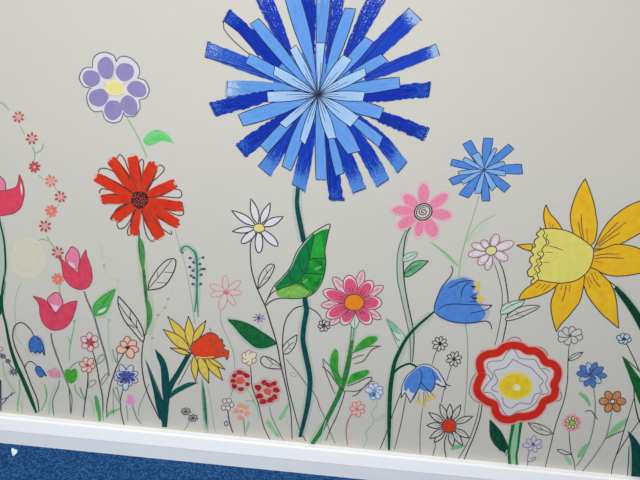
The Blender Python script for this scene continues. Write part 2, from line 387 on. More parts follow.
# ---- vine of little red blossoms
t = Thing('flowering_vine', 'trailing vine of tiny red and orange blossoms down the left side', 'vine', (62, 304), 0)
VG = paint((124, 178, 126), 0.1)
for s in ("-4 101 0 102 5 105.5 9 110", "20 126 25 135", "32 146 35 154 34 161", "35 153.5 40 151 42.5 148 43 143", "38 175 44 180", "54 185 57 191", "59.5 204 57 207", "50 216 47 219", "47 236 50 242 55.5 249", "47.5 241 43 239 38.5 240.5", "59 285 59.7 291 62.5 304"):
    t.p('stem').s(VG, 1.3, s)
DRED = paint((176, 62, 68), 0.1); ORNG = paint((222, 112, 84), 0.1); SALM = paint((226, 150, 140), 0.1)
for cx, cy, c, dense in ((18.5, 117, DRED, 0), (32, 138.5, DRED, 0), (34.4, 167, DRED, 1), (51, 181, ORNG, 0), (60.5, 197, DRED, 0), (51.5, 211, ORNG, 1), (45, 226, DRED, 0), (58, 252.5, DRED, 0), (58, 279, ORNG, 1)):
    q = t.p('blossom'); q.f(paint((226, 150, 140), 0.1, alpha=0.14), ell(cx, cy, 6.2, 6.0, wob=0.1))
    ph = random.random()
    for k in range(8 if dense else 7):
        a = ph + 2*math.pi*k/(8 if dense else 7); r1 = random.uniform(5.8, 7.2)
        q.f(SALM, petal(cx, cy, cx+4*math.cos(a), cy+4*math.sin(a), 1.1, 0.4, 'o', k=5))
        q.f(c, petal(cx, cy, cx+r1*math.cos(a), cy+r1*math.sin(a), 2.6 if dense else 2.2, 1.2 if dense else 2.4, 'o', k=6))
    q.f(SALM, ell(cx, cy, 1.3, 1.2, k=9))

# ---- tulips
CRIM = paint((220, 74, 100), 0.03, c2=(210, 62, 90), scale=40); CRINK = paint((140, 44, 62), 0.1); PNK = paint((226, 112, 150), 0.1, c2=(222, 140, 172), scale=120)
t = Thing('tulip', 'crimson tulip cut off by the left edge on a long dark green stem', 'flower', (36, 413), 1)
p = t.p('stem'); p.s(WASHT, 8, "0 222 2 240 3 257 3 270 2 284 2 300", taper=0)
p.s(DKGRN, [1.6, 1.6, 1.8, 2, 2, 2, 2.4, 2.2, 2.4, 3, 3.8, 4, 4.2, 3.4, 1.8], "-1 214 0.5 224 4 240 5.4 257 5.4 270 3.4 282 2 296 3 312 6 325 10 345 16 364 21.5 376 27.5 390 33 404 36.5 413")
t.p('leaf').f(DKGRN, "-3 292 ! 1 296 2.6 304 2.4 312 -3 316")
t.p('leaf').s(GRNINK, 0.9, "5.4 270 4.4 278 5 285 3 296")
q = t.p('petal'); q.fs(PNK, CRINK, 1.0, "-16 190 -10 176 -2 175.5 3 179 5.6 184 5.5 191 ! -10 196")
q = t.p('petal'); q.fs(CRIM, CRINK, 1.0, "19.5 174.5 ! 22.5 182 24.2 190 23.7 198 20.6 207.5 14 213 6 215 0 215.6 -12 213 -22 202 -25 188 -21 174 ! -17 186 -8 191 0 191 7.5 190 16 187.5 ! 18 183")
q.f(PALE, "20.8 183 22.4 188 22 195 20.8 190")
t = Thing('tulip', 'upper crimson tulip of the pair, tilted, with a green leaf on its grey stem', 'flower', (109, 375), 1)
TST = paint((98, 104, 112), 0.1)
t.p('stem').s(TST, [1.3, 1.8, 1.8, 1.7, 1.3], "84 291 87.5 301 94 316 100.6 339 104 350 107 362 109.3 376")
q = t.p('leaf'); q.f(WASHL, "117 287 ! 107 290 97 298 91.5 307 94 318 106 317 112 305"); q.fs(paint((56, 164, 56), 0.1, c2=(88, 186, 84), scale=90), GREEN, 0.9, "115.6 289 ! 109 292 99 299 93.4 307 95.5 316 ! 105 313 110.4 303")
q.f(paint((196, 214, 196), 0.05), "97 313 103 312 107 307.5 103 308.5 98 311").s(GRNINK, 0.8, "96 314 104 303 113 291")
q = t.p('petal'); q.fs(PNK, CRINK, 1.0, "65.6 260 69 250 72.5 246.6 77.5 250.5 79.8 258 78.3 270 !"); q.f(paint((228, 186, 200), 0.1), "68 262 71 266 76 268 73 263")
q = t.p('petal'); q.fs(CRIM, CRINK, 0.9, "57 255 ! 61 262 62.5 270 64 277.5 71 286 80 289.6 87.5 287.5 92 280 91.2 268 87 256 86 249.5 ! 81 259 78.3 272.8 ! 67.5 264")
q.s(paint((160, 44, 66), 0.1), 0.9, "78.3 272.8 80.5 280")
t = Thing('tulip', 'lower crimson tulip of the pair, upright, beside the red blossom vine', 'flower', (71, 414), 1)
t.p('stem').s(TST, [1.4, 1.9, 1.8, 1.5, 1.2, 1.1, 1], "51 333 52.5 342.5 57.5 357.5 63 372 69 387.5 72 399 71 414").s(INK, 0.8, "69 387.5 70 400 70.6 413")
q = t.p('leaf', label='rounded bright green leaf'); q.f(WASHL, ell(71, 375, 8.6, 8.2)); q.f(paint((84, 180, 56), 0.1, c2=(44, 146, 40), scale=120), "64.5 372 67 369 71 370 75 368.5 77.4 373 76 380 71 383.5 66.5 380").s(GREYGRN, 0.9, "80.5 361 74 364 69 369.5")
q = t.p('petal'); q.fs(PNK, CRINK, 1.0, "47.5 301 51 295 56 292.4 60 295 63 304 55.6 313 !"); q.f(paint((222, 186, 206), 0.1), "51 304 55.6 312 59 306 55 305")
q = t.p('petal'); q.fs(CRIM, CRINK, 0.9, "33 296 ! 39 304 40.2 315 44 324 50 329 57 330.2 65 327.5 71 321 75 311 77.3 300.8 ! 70 302 62.5 306 55.6 314 ! 50 306 44 299.5")
q.s(paint((160, 44, 66), 0.1), 0.9, "55.6 314 58.5 323")

# ---- faint yellow rose and faint things on the left
t = Thing('rose', 'very faint pale yellow round rose between the two left tulip stems', 'flower', (31, 360), 0)
PY = paint((208, 205, 178), 0.05); PY2 = paint((203, 201, 172), 0.05)
t.p('stem').s(PALEG, 1.0, "22 282 17 292 15 305 15.4 321 16 336 22.5 345 30.5 360")
ROSEW = paint((226, 218, 140), 0.05, alpha=0.13); ROSEL = paint((213, 208, 178), 0.03)
q = t.p('petal', label='faint yellow wash'); q.f(paint((206, 204, 191), 0.02), ell(28, 259, 17, 20, wob=0.05)); q.f(paint((208, 205, 188), 0.02), ell(27, 257, 11, 13, wob=0.08))
for k in range(9):
    a = k*0.698; t.p('petal').s(ROSEL, [1, 2.6, 1], [(28+13*math.cos(a+u)*(1+0.35*math.sin(u*3.1)), 258+15*math.sin(a+u)*(1+0.35*math.sin(u*3.1))) for u in (0, .25, .5, .75, 1.0)])
for k in range(6):
    a = k*1.05+0.3; t.p('petal').s(ROSEL, [1, 2.2, 1], [(27+6*math.cos(a+u)*(1+0.3*math.sin(u*2.6)), 257+7*math.sin(a+u)*(1+0.3*math.sin(u*2.6))) for u in (0, .3, .6, .9, 1.2)])
t = Thing('bluebell', 'pair of small nodding bluebells hanging from one arched ink stem, far left', 'flower', (39, 412), 2)
t.p('stem').s(INK, [0.9, 1.1, 1.2, 1.0], "34 336 31 330 25 324 20 322.5 15.2 325.5 13 332.5 13.5 341 17.5 352.5 24 366 31 384 37.5 400 39 412").s(INK, 0.9, "25 370 25.4 365.5 28 362 32 361.6 37.5 366.5")
BB = paint((44, 92, 172), 0.1, c2=(74, 124, 196), scale=120)
q = t.p('bell', label='larger deep blue bell'); q.f(WASHB, ell(36, 345, 9, 10.5)); q.fs(BB, NAVYINK, 0.9, "35.6 336 41 340 44 348 44.8 355.6 ! 42 350.5 ! 40 353.6 ! 37.6 351 ! 35.6 353.4 ! 33 350.8 ! 30.6 352 ! 29.2 345 30.8 339")
q = t.p('bell', label='smaller deep blue bell'); q.fs(BB, NAVYINK, 0.8, "35.4 368 39 366 43 370 46.8 376 ! 44 374.6 ! 42.5 376.6 ! 40 376.8 36.8 373")
t = Thing('sprig', 'dark spiky purple-grey sprig crossing the big left tulip stem', 'flower', (15, 391), 2)
PUR = paint((92, 80, 112), 0.1); DSL = paint((62, 78, 96), 0.1)
t.p('stem').s(PALEG, 1.6, "2.5 361 5 376 10 385 15 391").s(PUR, 1.0, "-1 352 3 356 7 360 11 366 15 371")
for cx, cy, r, c in ((3, 356, 3.6, PUR), (8, 361, 3.2, PUR), (14, 371.5, 6.2, DSL)):
    q = t.p('blossom')
    for k in range(9):
        a = k*0.698+0.3; q.f(c, petal(cx, cy, cx+r*math.cos(a), cy+r*0.8*math.sin(a), 1.4, 0.5, 'p', k=5))
q = t.p('blossom', label='pinkish curl'); q.s(paint((196, 120, 136), 0.1), 1.0, ell(0.5, 349, 2.6, 1.9), True)
t = Thing('twig', 'navy blue upright twig with a side branch at the lower left edge', 'twig', (1, 411), 1)
t.p('stem').s(NAVYINK, [2, 1.7, 1.2], "0.4 380 0.8 395 1 411")
t.p('branch').s(paint((70, 70, 110), 0.1), 1.1, "1 405 5 401 8 397 12 394 15.5 392").s(paint((70, 70, 110), 0.1), 0.9, "1 400 6 398 9 397").s(NAVYINK, 0.9, "11 391.5 12 396")
t = Thing('grass_tuft', 'two pale green grass blades under the dark sprig', 'grass', (20, 412), 0)
t.p('grass').s(SOFTG, 1.3, "19 379 20 390 18 401 17.5 412"); t.p('grass').s(PALEG, 1.3, "20.5 400 21.5 406 22.3 413")
t = Thing('grass_tuft', 'single pale green grass blade right of the big left tulip stem', 'grass', (41, 411), 0)
t.p('grass').s(SOFTG, [1.0, 2.0, 1.4, 1.0], "44.5 384 46.4 392 46 400 41 411")
t = Thing('fuzzy_flower', 'fuzzy pale pink flower beside the round green leaf, lower left', 'flower', (54, 415), 1)
t.p('stem').s(GRNINK, 0.9, "59.4 380 58.5 386 56 392 53 400 53 408 54 415.5"); t.p('leaf', label='pale green blade').s(PALEG, 1.4, "55.5 385 52 394 50 402 49 415")
q = t.p('blossom'); q.f(paint((226, 160, 182), 0.1, alpha=0.4), ell(54.5, 373, 6.6, 5.4, 15, wob=0.1))
for k in range(14): q.s(paint((226, 130, 166), 0.1), 0.9, [(48.6+k*0.9, 369.4+0.25*k), (49.4+k*0.9+random.uniform(-.6, .6), 375.5+0.15*k)])
t = Thing('sprout', 'thin green sprout with a forked tip right of the lower tulip', 'sprout', (69, 361), 0)
t.p('stem').s(SOFTG, 1.2, "74.5 321 73.5 330 71 341 69.4 352 69.3 361"); q = t.p('leaf'); q.f(SOFTG, "77 319.5 ! 74 322.5 73 321"); t.p('leaf').f(SOFTG, "67.5 335 ! 69.5 339 72 343 70 343.5")
t = Thing('sprout', 'thin pale sprout under the green tulip leaf', 'sprout', (113, 363), 0)
t.p('stem').s(PALEG, 1.3, "108 321 108.4 335 109.5 348 113 363"); t.p('leaf').f(PALEG, "111.5 319 ! 108.5 322.5 106.5 318 !")
t = Thing('faint_vine', 'barely visible curling vine under the red flower on the left', 'vine', (118, 291), 0)
q = t.p('stem')
for s in ("98 240 99.5 244 102.5 248 101 254 102 259", "102 258 106 256.5 110 258.5 109.5 262 105 264", "104 266 106 272 111 277 117.5 280.5 117.6 291"): q.s(FAINT, 1.0, s)
t.p('leaf').f(paint((150, 160, 146), 0.1), "102.5 264.5 ! 105.6 264.5 ! 103.8 269 !"); t.p('bud').f(FAINT, ell(118, 280.5, 1.8, 1.4))
t = Thing('faint_vine', 'faint green vine with tiny buds between red flower stem and orange daffodil', 'vine', (152, 366), 0)
t.p('stem').s(FAINT, 1.1, "173 287 168 299 165 307 158 316 154 325 152 338 152 366")
for x, y in ((168, 299), (165, 307.5), (158, 315), (152.5, 338)): t.p('bud').f(paint((142, 166, 144), 0.1), ell(x, y, 1.5, 1.2))

# ---- small flowers lower left
def small(t, cx, cy, r, npet, fill, ink, w=0.9, ph=0.0, pw=0.85, ry=1.0, kind='o', name='petal', r0=0.0, jit=0.08):
    for k in range(npet):
        a = ph + 2*math.pi*k/npet; rr = r*(1+random.uniform(-jit, jit))
        t.p(name).fs(fill, ink, w, petal(cx, cy, cx+rr*math.cos(a), cy+rr*ry*math.sin(a), 2*math.pi*r*0.62/npet*pw*1.25, r0, kind, k=9))
RBINK = paint((150, 84, 86), 0.1)
t = Thing('small_flower', 'small white flower with a red heart below the tulip leaf', 'flower', (103, 411), 2)
t.p('stem').s(INK, 1.1, "92.5 350 96.5 365 100 384 102 393 103 402 103 412")
t.p('leaf').s(GREYGRN, 0.9, "97 363 98.5 358 102 354.5 105 356.5 102.5 361 97 364"); t.p('leaf').s(GREYGRN, 0.9, "100 385 102 379 106 374 108 373.5 106.5 379 100.5 386")
small(t, 90, 342, 9.5, 6, paint((214, 196, 194), 0.08), RBINK, ph=0.45)
q = t.p('flower_center', label='dark red streaked heart')
for k in range(6):
    a = k*1.047+0.9; q.f(paint((172, 44, 54), 0.1), petal(90, 342.3, 90+5.6*math.cos(a), 342.3+5.6*math.sin(a), 3.0, 0, 'p', k=6))
t = Thing('small_flower', 'small peach-white flower just below the red-hearted one', 'flower', (83.5, 417), 2)
t.p('stem').s(INK, 1.1, "88 372 88 380 87 389 85.4 400 83.3 417.5")
t.p('leaf').s(GREYGRN, 0.9, "88 387 90 381.5 94.5 380 96 382.5 92 386 88 387.5"); t.p('leaf').s(paint((110, 160, 140), 0.1), 1.0, "75 384 75.5 390 79 395 84.5 400").s(GRNINK, 0.9, "80 387 82 393 85 399")
small(t, 87.5, 365, 8.2, 6, paint((226, 190, 172), 0.08), RBINK, ph=0.2)
t.p('flower_center').f(paint((150, 50, 50), 0.1), ell(87.5, 365, 1.8, 1.8, wob=0.1))
t = Thing('peach_flower', 'peach flower with rounded petals and a maroon triangle centre', 'flower', (107, 417), 2)
t.p('stem').s(INK, 1.1, "125.5 351 121 358 117 366 114 374 110.6 385 108.4 396 107 404 107 417.5")
t.p('leaf').s(GREYGRN, 1.0, "112.5 349 114 356 117 362.5 117.6 350"); t.p('leaf').f(SOFTG, "107 418 ! 109 412 114 409.5 121 408 ! 115 412 110 414")
for a, r, w in ((-95, 11.5, 7.4), (-38, 10.5, 7.6), (14, 11.2, 6.4), (68, 11.5, 8), (165, 12, 8), (-142, 9.5, 6)):
    a = math.radians(a); t.p('petal').fs(paint((232, 186, 164), 0.06), paint((128, 66, 60), 0.1), 1.0, petal(128, 347.5, 128+r*math.cos(a), 347.5+r*math.sin(a), w, 0.5, 'o', k=10))
t.p('flower_center').f(paint((74, 22, 28), 0.05), "124.5 346 ! 131 345.5 ! 127.6 350.5 !")
t = Thing('grass_tuft', 'broad mid-green brush blade near the skirting under the peach flower', 'grass', (99, 420), 1)
t.p('grass').s(paint((92, 178, 98), 0.1, c2=(70, 160, 84)), [2.6, 4.2, 4.4, 3.6, 2.6], "95.6 395.5 97 402 98 408 99.4 414 99.6 421"); t.p('grass', label='thin pale blade').s(SOFTG, 1.3, "102.8 407 103.2 421")
t.p('grass', label='faint curved blade').s(PALEG, 1.1, "88 395 92 402 93.6 409 94 416")
t = Thing('blue_scribble_flower', 'navy blue scribbled flower with looped petals, lower left', 'flower', (124, 425), 2)
t.p('stem').s(INK, 1.0, "123.5 388 121 397 120.6 403 121 411 122.4 418 124.3 425")
t.p('leaf').s(GREYGRN, 0.9, "113 387 115.6 396 120.5 403 118.6 394 117 387 115 388.5"); t.p('leaf').s(GREYGRN, 0.8, "113 388 113.4 415")
LB = paint((196, 204, 220), 0.05)
for a, r, fill in ((-115, 14, 0), (-62, 14, 0), (-20, 13, 1), (20, 13, 1), (60, 10, 1), (92, 13.5, 0), (135, 11, 1), (175, 12, 1), (-155, 11, 1)):
    a = math.radians(a); q = t.p('petal'); ex, ey = 126+r*math.cos(a), 377+r*math.sin(a)
    q.fs(LB, NAVYINK, 0.8, petal(126, 377, ex, ey, 6.2, 1, 'o', k=9)); q.f(paint((42, 72, 164), 0.1), petal(126, 377, 126+r*(0.78 if fill else 0.5)*math.cos(a), 377+r*(0.78 if fill else 0.5)*math.sin(a), 4.4, 0, 'o', k=8))
t.p('flower_center').f(NAVYINK, ell(126, 379, 2.4, 1.8, wob=0.15))
t = Thing('fuzzy_flower', 'tiny pink fuzzy flower under the navy scribbled one', 'flower', (141, 424), 1)
t.p('stem').s(GREYGRN, 1.1, "132 404 134 410 137 418 141.5 424").s(GREYGRN, 0.8, "126 404 127.4 412 128 421")
q = t.p('blossom')
for k in range(12):
    a = k*0.53; r = random.uniform(3.4, 6.4); q.f(paint((222, 142, 196), 0.1), petal(130.6, 400, 130.6+r*math.cos(a), 400+r*math.sin(a), 2.2, 0, 'o', k=5))
t = Thing('grass_tuft', 'thin grey-green arching blade left of the teal daffodil leaves', 'grass', (138.6, 416), 0)
t.p('grass').s(GREYGRN, 0.8, "149 384 147.5 388 142.5 399 139 408 138.6 416")

# ---- scroll plant, pale pink daisy, orange daffodil
t = Thing('fern_scroll', 'curled teal stalk with dark berries along both sides', 'plant', (197, 316), 1)
SEA = paint((36, 128, 104), 0.1, c2=(54, 148, 124), scale=120)
p = t.p('stem'); p.s(WASHT, 7, "183 252 182 248 188 247 193 251 196.5 258 197.4 275 197 300 196 312", taper=0)
p.s(SEA, [2.4, 1.8, 1.4, 1.6, 2, 2.2, 1.8, 1.2], "183.4 253.4 181.2 250.5 183 247 188 246.6 193 250.5 196 257 197.2 268 197 282 196.2 300 194.6 312").s(SEA, [1.4, 1.2, 1], "197 284 197.5 300 198.2 317").s(SEA, 0.8, "192 249 196.4 253 197.8 262")
for x, y in ((190.3, 258), (203, 257.5), (193.6, 262.2), (200, 264), (189.8, 267), (201.8, 269), (204.2, 269), (193, 270.6), (191, 275.6), (201.2, 274.6), (193, 284), (200.8, 284), (193.8, 277.6)):
    q = t.p('berry'); q.f(paint((66, 76, 112), 0.1), ell(x, y, 1.7, 1.4, wob=0.08)); q.s(SEA, 0.7, [(x+(197-x)*0.35, y+0.4), (197, y+3)])
t = Thing('outline_daisy', 'pale pink outline daisy right of the curled teal stalk', 'flower', (235, 369), 0)
t.p('stem').s(paint((150, 158, 152), 0.1), 0.9, "220.6 309 221 322 227.5 337.5 232.5 350 234.2 358 235 369")
for x, y, w in ((209.5, 285, 6.5), (225, 275.5, 6), (240.5, 281, 6), (242.5, 293, 5), (235, 305.5, 5.5), (220.5, 310, 7.5), (210.5, 295.5, 5.5)):
    t.p('petal').fs(OFFWH, PINKINK, 0.9, petal(226, 292, x, y, w, 1.5, 'o'))
q = t.p('flower_center')
for k in range(7): a = k*0.9; q.s(paint((216, 96, 110), 0.1), 1.0, [(226-3*math.cos(a), 292.5-2*math.sin(a)), (226+3.6*math.cos(a), 292.5+2*math.sin(a))])
t = Thing('orange_daffodil', 'daffodil with an orange-red frilled trumpet and yellow petals, teal leaves', 'flower', (165, 427), 2)
DT = paint((16, 84, 82), 0.02, c2=(10, 66, 68), scale=60)
p = t.p('stem'); p.s(DT, [4.4, 5, 6, 6.5, 6.5, 5], "190 352 180 370 170.5 386 166.6 399 165.2 412 164.6 427"); p.s(PALE, 0.8, "188.5 366 182.5 376 177 384")
p.s(INK, 0.7, "191 360 184 374 178 385")
q = t.p('leaf'); q.f(DT, "145 358.5 ! 149 366 155 380 160 392 164 403 166.5 417 164.5 427 ! 159.6 417 156 406 153.6 392 150 377").s(GRNINK, 0.8, "146 361 153 378 161 397")
q = t.p('leaf'); q.f(DT, "155 348.6 ! 163.6 358 168 370 169.4 384 168 398 164 402 162 388 160.6 367.5 157 357"); q.s(PALE, 0.8, "160.5 374 160.8 386 162.6 399")
q = t.p('leaf'); q.f(paint((34, 104, 90), 0.1, c2=(18, 84, 78), scale=60), "199 382.4 ! 189 382.2 180 386 172.5 391 168 400 ! 176 394 184 389.5 192 385.6"); q.s(DT, 1.0, "169 397 176 391 186 386 197 383")
YEL = paint((214, 184, 56), 0.06, c2=(222, 202, 96), scale=80); BRN = paint((84, 58, 40), 0.1)
for tip, b, w in (((168.3, 317), (189, 344), 8.5), ((163.8, 329.6), (190, 350), 9.5), ((171, 348), (190, 354), 4.6), ((188.4, 317), (190.5, 346), 9), ((205.6, 321), (193, 342), 7), ((195.6, 380.5), (194, 356), 6.8), ((208.6, 382.5), (199, 356), 9), ((222.4, 379.5), (205, 357), 8), ((224.5, 369), (208, 358), 4.4)):
    q = t.p('petal'); q.fs(YEL, BRN, 1.0, petal(*b, *tip, w, 0, 'p')); q.f(paint((60, 52, 90), 0.1), ell(*tip, 1.0, 1.0, k=8))
q = t.p('trumpet', label='orange-red frilled trumpet'); q.fs(paint((226, 72, 36), 0.04, c2=(216, 60, 34), scale=50), BRN, 1.0, "190.6 349 191.2 345.4 196 341 201 337 209 332.4 215 334 218 336.5 220 340 221.5 338.5 223 341.5 222 343.5 225 345.5 223 347.5 226 350 228.6 351 228 357.6 226.6 359.4 224.4 356 215 358 204 358.4 195.6 356 191.6 352")
q.s(paint((232, 190, 80), 0.1), 1.2, "196 356.6 204 357.6 214 357"); q.s(BRN, 0.8, "210 336 210.6 340 214 342.5 213 346 216.5 349 218 352 222 351 224 354"); q.s(BRN, 0.8, "208 333.6 213 334.8"); q.s(GREYINK, 1.0, "209.6 327.5 211.4 331")
t = Thing('scribble_blossom', 'small charcoal cluster of looped blossoms near the skirting', 'flower', (184, 430), 1)
t.p('stem').s(paint((140, 168, 146), 0.1), 1.1, "190 419 187.6 425 184 430.6")
for cx, cy in ((186, 411.4), (193, 418)):
    for k in range(7):
        a = k*0.9+0.2; t.p('petal').fs(paint((170, 166, 172), 0.1), INK, 0.7, petal(cx, cy, cx+5.2*math.cos(a), cy+3.8*math.sin(a), 2.6, 0.3, 'o', k=7))
t = Thing('grass_tuft', 'tall dark green tapering blade under the orange daffodil', 'grass', (207, 431), 1)
q = t.p('grass'); q.f(WASHT, "201 378 206 396 209 431 203 425"); q.f(paint((64, 150, 110), 0.1), "202 377 ! 205 392 206.8 408 207.6 430 ! 204 418 202 396"); q.s(paint((24, 92, 62), 0.1), [0.8, 2, 2, 1], "203 386 204.6 398 205.4 410 207 424")
t.p('grass', label='faint thin blade').s(PALEG, 1.2, "207.5 386 211 404 213 420 215.5 432")
# ---- centre bottom
BLOOD = paint((178, 40, 44), 0.05, c2=(160, 34, 44), scale=120)
t = Thing('dotted_flower', 'flower of separate dark red dabs, left of the matching pair', 'flower', (259, 416), 1)
t.p('stem').s(SOFTG, 0.9, "233 389 231.5 393 230 397").s(paint((140, 184, 150), 0.1), [0.8, 1.4, 1.0], "246 388 250.5 394 254 401 257 408 259 417")
t.p('leaf').s(paint((140, 184, 150), 0.1), 1.2, "245 401 250 400.4 254 402.5 256 406")
for i, (x, y, rx, ry, a) in enumerate(((240, 372.5, 4.2, 2.4, 10), (246.4, 375.4, 3.6, 2.3, 25), (247.4, 384, 2.4, 2.0, 0), (240.8, 389, 3.4, 2.1, 0), (234.3, 386, 3.0, 2.6, 40), (233.2, 380.6, 2.8, 2.2, 0), (234.4, 375.4, 2.6, 2.2, -30))):
    q = t.p('petal'); q.f(WASHP, ell(x, y, rx+2.6, ry+2.6, a)); q.f(BLOOD, ell(x, y, rx, ry, a, wob=0.06))
t.p('flower_center', label='coral centre').f(paint((226, 104, 82), 0.08, c2=(214, 84, 66)), ell(240.4, 380.6, 4.4, 3.8, wob=0.06))
t = Thing('dotted_flower', 'flower of separate dark red dabs, right of the matching pair', 'flower', (283, 440), 1)
t.p('stem').s(GREYGRN, 0.9, "269.4 405.6 271 414 273.5 421 278 430 283.5 440.5")
t.p('leaf', label='pale green brush leaf').s(paint((150, 200, 156), 0.1, c2=(124, 186, 136)), [3.4, 4.2, 3.4, 2], "266.4 421 270.5 425.5 274.5 431 278.5 437")
t.p('leaf', label='pale green brush leaf').s(paint((150, 200, 156), 0.1, c2=(124, 186, 136)), [1.5, 3, 4, 3.4], "288.4 403.6 285.5 410 282.5 415 279.6 419.5")
for i, (x, y, rx, ry, a) in enumerate(((258, 387.6, 3.6, 3.0, 30), (264.4, 382.6, 3.2, 2.6, 20), (269, 385, 3.8, 2.2, 10), (274.2, 383.4, 2.8, 2.4, -20), (276.2, 390, 3.6, 2.6, 5), (274.4, 397, 3.2, 2.8, -30), (270, 400, 3.4, 2.6, -20), (262.8, 401.4, 3.6, 2.8, 0), (259.6, 396, 3.8, 2.8, 0))):
    q = t.p('petal'); q.f(WASHP, ell(x, y, rx+2.6, ry+2.6, a)); q.f(BLOOD, ell(x, y, rx, ry, a, wob=0.06))
t.p('flower_center', label='coral centre').f(paint((204, 76, 66), 0.08, c2=(220, 104, 88)), ell(267.6, 391.4, 4.2, 3.4, 25, wob=0.06))
t = Thing('cream_flower', 'small cream flower with scalloped outline above the red-dab pair', 'flower', (270, 439), 2)
t.p('stem').s(INK, 0.9, "250.6 366 251.4 377 252.4 387.5 257.5 401 260 411 264 427 270 439.5")
small(t, 249, 357.6, 8.0, 6, paint((226, 214, 186), 0.05), paint((146, 112, 112), 0.1), w=0.9, ph=0.5, pw=1.0)
t.p('flower_center').f(paint((226, 214, 186), 0.05), ell(249, 357.6, 3, 3))
t = Thing('outline_blossom', 'tiny white outlined blossom with one bud on an ink stem near skirting', 'flower', (233, 432.5), 1)
t.p('stem').s(INK, 1.1, "227.6 407 228.2 414 230 424 233 433"); t.p('bud').fs(OFFWH, INK, 0.8, ell(226.2, 423.4, 1.8, 2.2))
for x, y in ((225, 401), (229, 400.6), (231.6, 404.6), (228, 408), (223.6, 407.6)): t.p('petal').fs(paint((212, 206, 204), 0.05), paint((112, 84, 84), 0.1), 0.8, ell(x, y, 2.6, 2.3, random.uniform(0, 90), k=12))
t = Thing('peach_dab_flower', 'flower of five peach dabs with pale stem, below the red-dab pair', 'flower', (245.6, 435), 1)
t.p('stem').s(GREYGRN, 1.0, "243.6 418 244.2 427 245.6 435.5"); t.p('leaf').s(paint((140, 184, 150), 0.1), [1.6, 2, 1], "249.4 421 247.4 427 246 432")
for x, y in ((240.5, 405.4), (246, 407.4), (247, 413.4), (240.4, 417.6), (236, 411)): t.p('petal').f(paint((228, 170, 142), 0.08, c2=(222, 156, 128)), ell(x, y, 3.3, 2.6, random.uniform(-20, 20), wob=0.06))
t.p('flower_center').f(paint((220, 150, 118), 0.08), ell(241.4, 411.4, 2, 2))
t = Thing('white_daisy', 'white ink daisy with yellow centre, bearing the giant green leaf', 'flower', (292, 439), 2)
p = t.p('stem'); p.s(INK, 1.2, "252.4 238 250.4 245 250.4 256 251.4 268 254 279 257.5 289 262 299 266 308 271 324 275.6 339 278 349 281 366 285.6 385 290.6 410 292.2 439.5")
for x, y, w in ((251, 198.6, 7.4), (270.3, 202.6, 7), (283.4, 216.6, 7.4), (231.6, 210.4, 7), (232.2, 231.4, 6), (241.4, 243, 7.4), (259, 253, 7.6), (277.8, 245.8, 7.6)):
    t.p('petal').fs(PALE, INK, 1.1, petal(259, 228, x, y, w, 4.4, 'p' if y < 240 else 'o'))
q = t.p('flower_center'); q.fs(paint((218, 204, 116), 0.1, c2=(226, 214, 140), scale=120), paint((108, 96, 60), 0.1), 1.0, ell(259, 228, 5.6, 4.3))
q = t.p('leaf', label='small white outlined leaf'); q.fs(OFFWH, INK, 1.0, "258 289 ! 259 278 264 269 269.6 264.2 274 265 274 268.5 271 275 267 281")
for s in ("258.4 288 265 276 273.5 265.6", "266 268.5 267 274", "264 279.5 270 276.5"): q.s(INK, 0.85, s)
q = t.p('leaf', label='dark green ink-edged leaf'); q.f(WASHT, "226 318 240 319 262 330 276 343 266 350 254 349 240 338")
q.fs(paint((22, 116, 62), 0.02, c2=(10, 92, 46), scale=80), DKGRN, 0.9, "228 319.5 ! 240 321 252 325.6 262 332 272.5 339 276.5 343.6 ! 265 347.5 255 346.4 242.5 336 235 327"); q.s(paint((8, 60, 34), 0.1), 1.0, "230 320.5 246 329 262 338 275 343")
for s in ("238 322 243 327.5", "248 325 253 333", "257 330 262 337.6", "244 335 250 332", "254 344 259 338"): q.s(paint((8, 70, 38), 0.1), 0.8, s)
q = t.p('leaf', label='small white outlined leaf'); q.fs(OFFWH, INK, 1.0, "260.4 360.5 263 356.4 268 357 276 361.2 281 366.5 281.4 368.6 271 368.4 264 366")
for s in ("266 357 270 360.6 273 364", "270 357 272 360.6", "273 363.5 269 368", "273 363.4 281 367.5"): q.s(INK, 0.8, s)
GL = paint((10, 122, 48), 0.02, c2=(34, 156, 52), scale=38, ramp=4.0)
OUTL = "329.6 224 ! 317.5 230 310 235.6 304 242 296.5 252.6 290.5 267 282 277.5 274 286 268 298 265 306 ! 271 301 280 298.2 299.5 298.2 310 295.4 317.5 289 323.5 277 325.7 263 325 249.5 328 234 !"
q = t.p('leaf', label='giant bright green leaf with dark veins')
q.f(OFFWH, OUTL)
q.f(GL, "328 229 318 232 307 240.6 298 253 291.6 267 283 278 275.4 286 277 291 282 297 299 297.2 310 294.6 317 288.5 323 276.6 325.2 263 324.6 249 327.4 235")
q.f(paint((10, 128, 70), 0.02, c2=(8, 112, 62), scale=60), "314 234 307 241 298 253 291.6 267 283 278 274.6 287 284 285.5 294 282.5 303 274 308 262 311 250")
q.f(paint((120, 196, 80), 0.05, alpha=0.4), "276 291 286 285 298 284 308 288 312 292 305 297 290 298 279 297")
q.f(paint((120, 196, 80), 0.05, c2=(150, 210, 110), scale=70, alpha=0.75), "279 290.5 288 287 296 285.6 304 288.5 309 291.6 303 296.6 290 297.4 281 296.6")
q.f(paint((46, 172, 62), 0.05, c2=(24, 150, 54), scale=70), "315 238 321 236 323.6 250 324 257 316 258 310.6 257")
q.f(paint((150, 208, 150), 0.05, alpha=0.5), ell(318, 268, 4, 1.3, -25)); q.f(paint((150, 208, 150), 0.05, alpha=0.4), ell(305, 281, 3.4, 1.3, -35))
VEIN = paint((10, 62, 36), 0.05)
q.s(VEIN, 1.1, OUTL.replace('!', ''), closed=True)
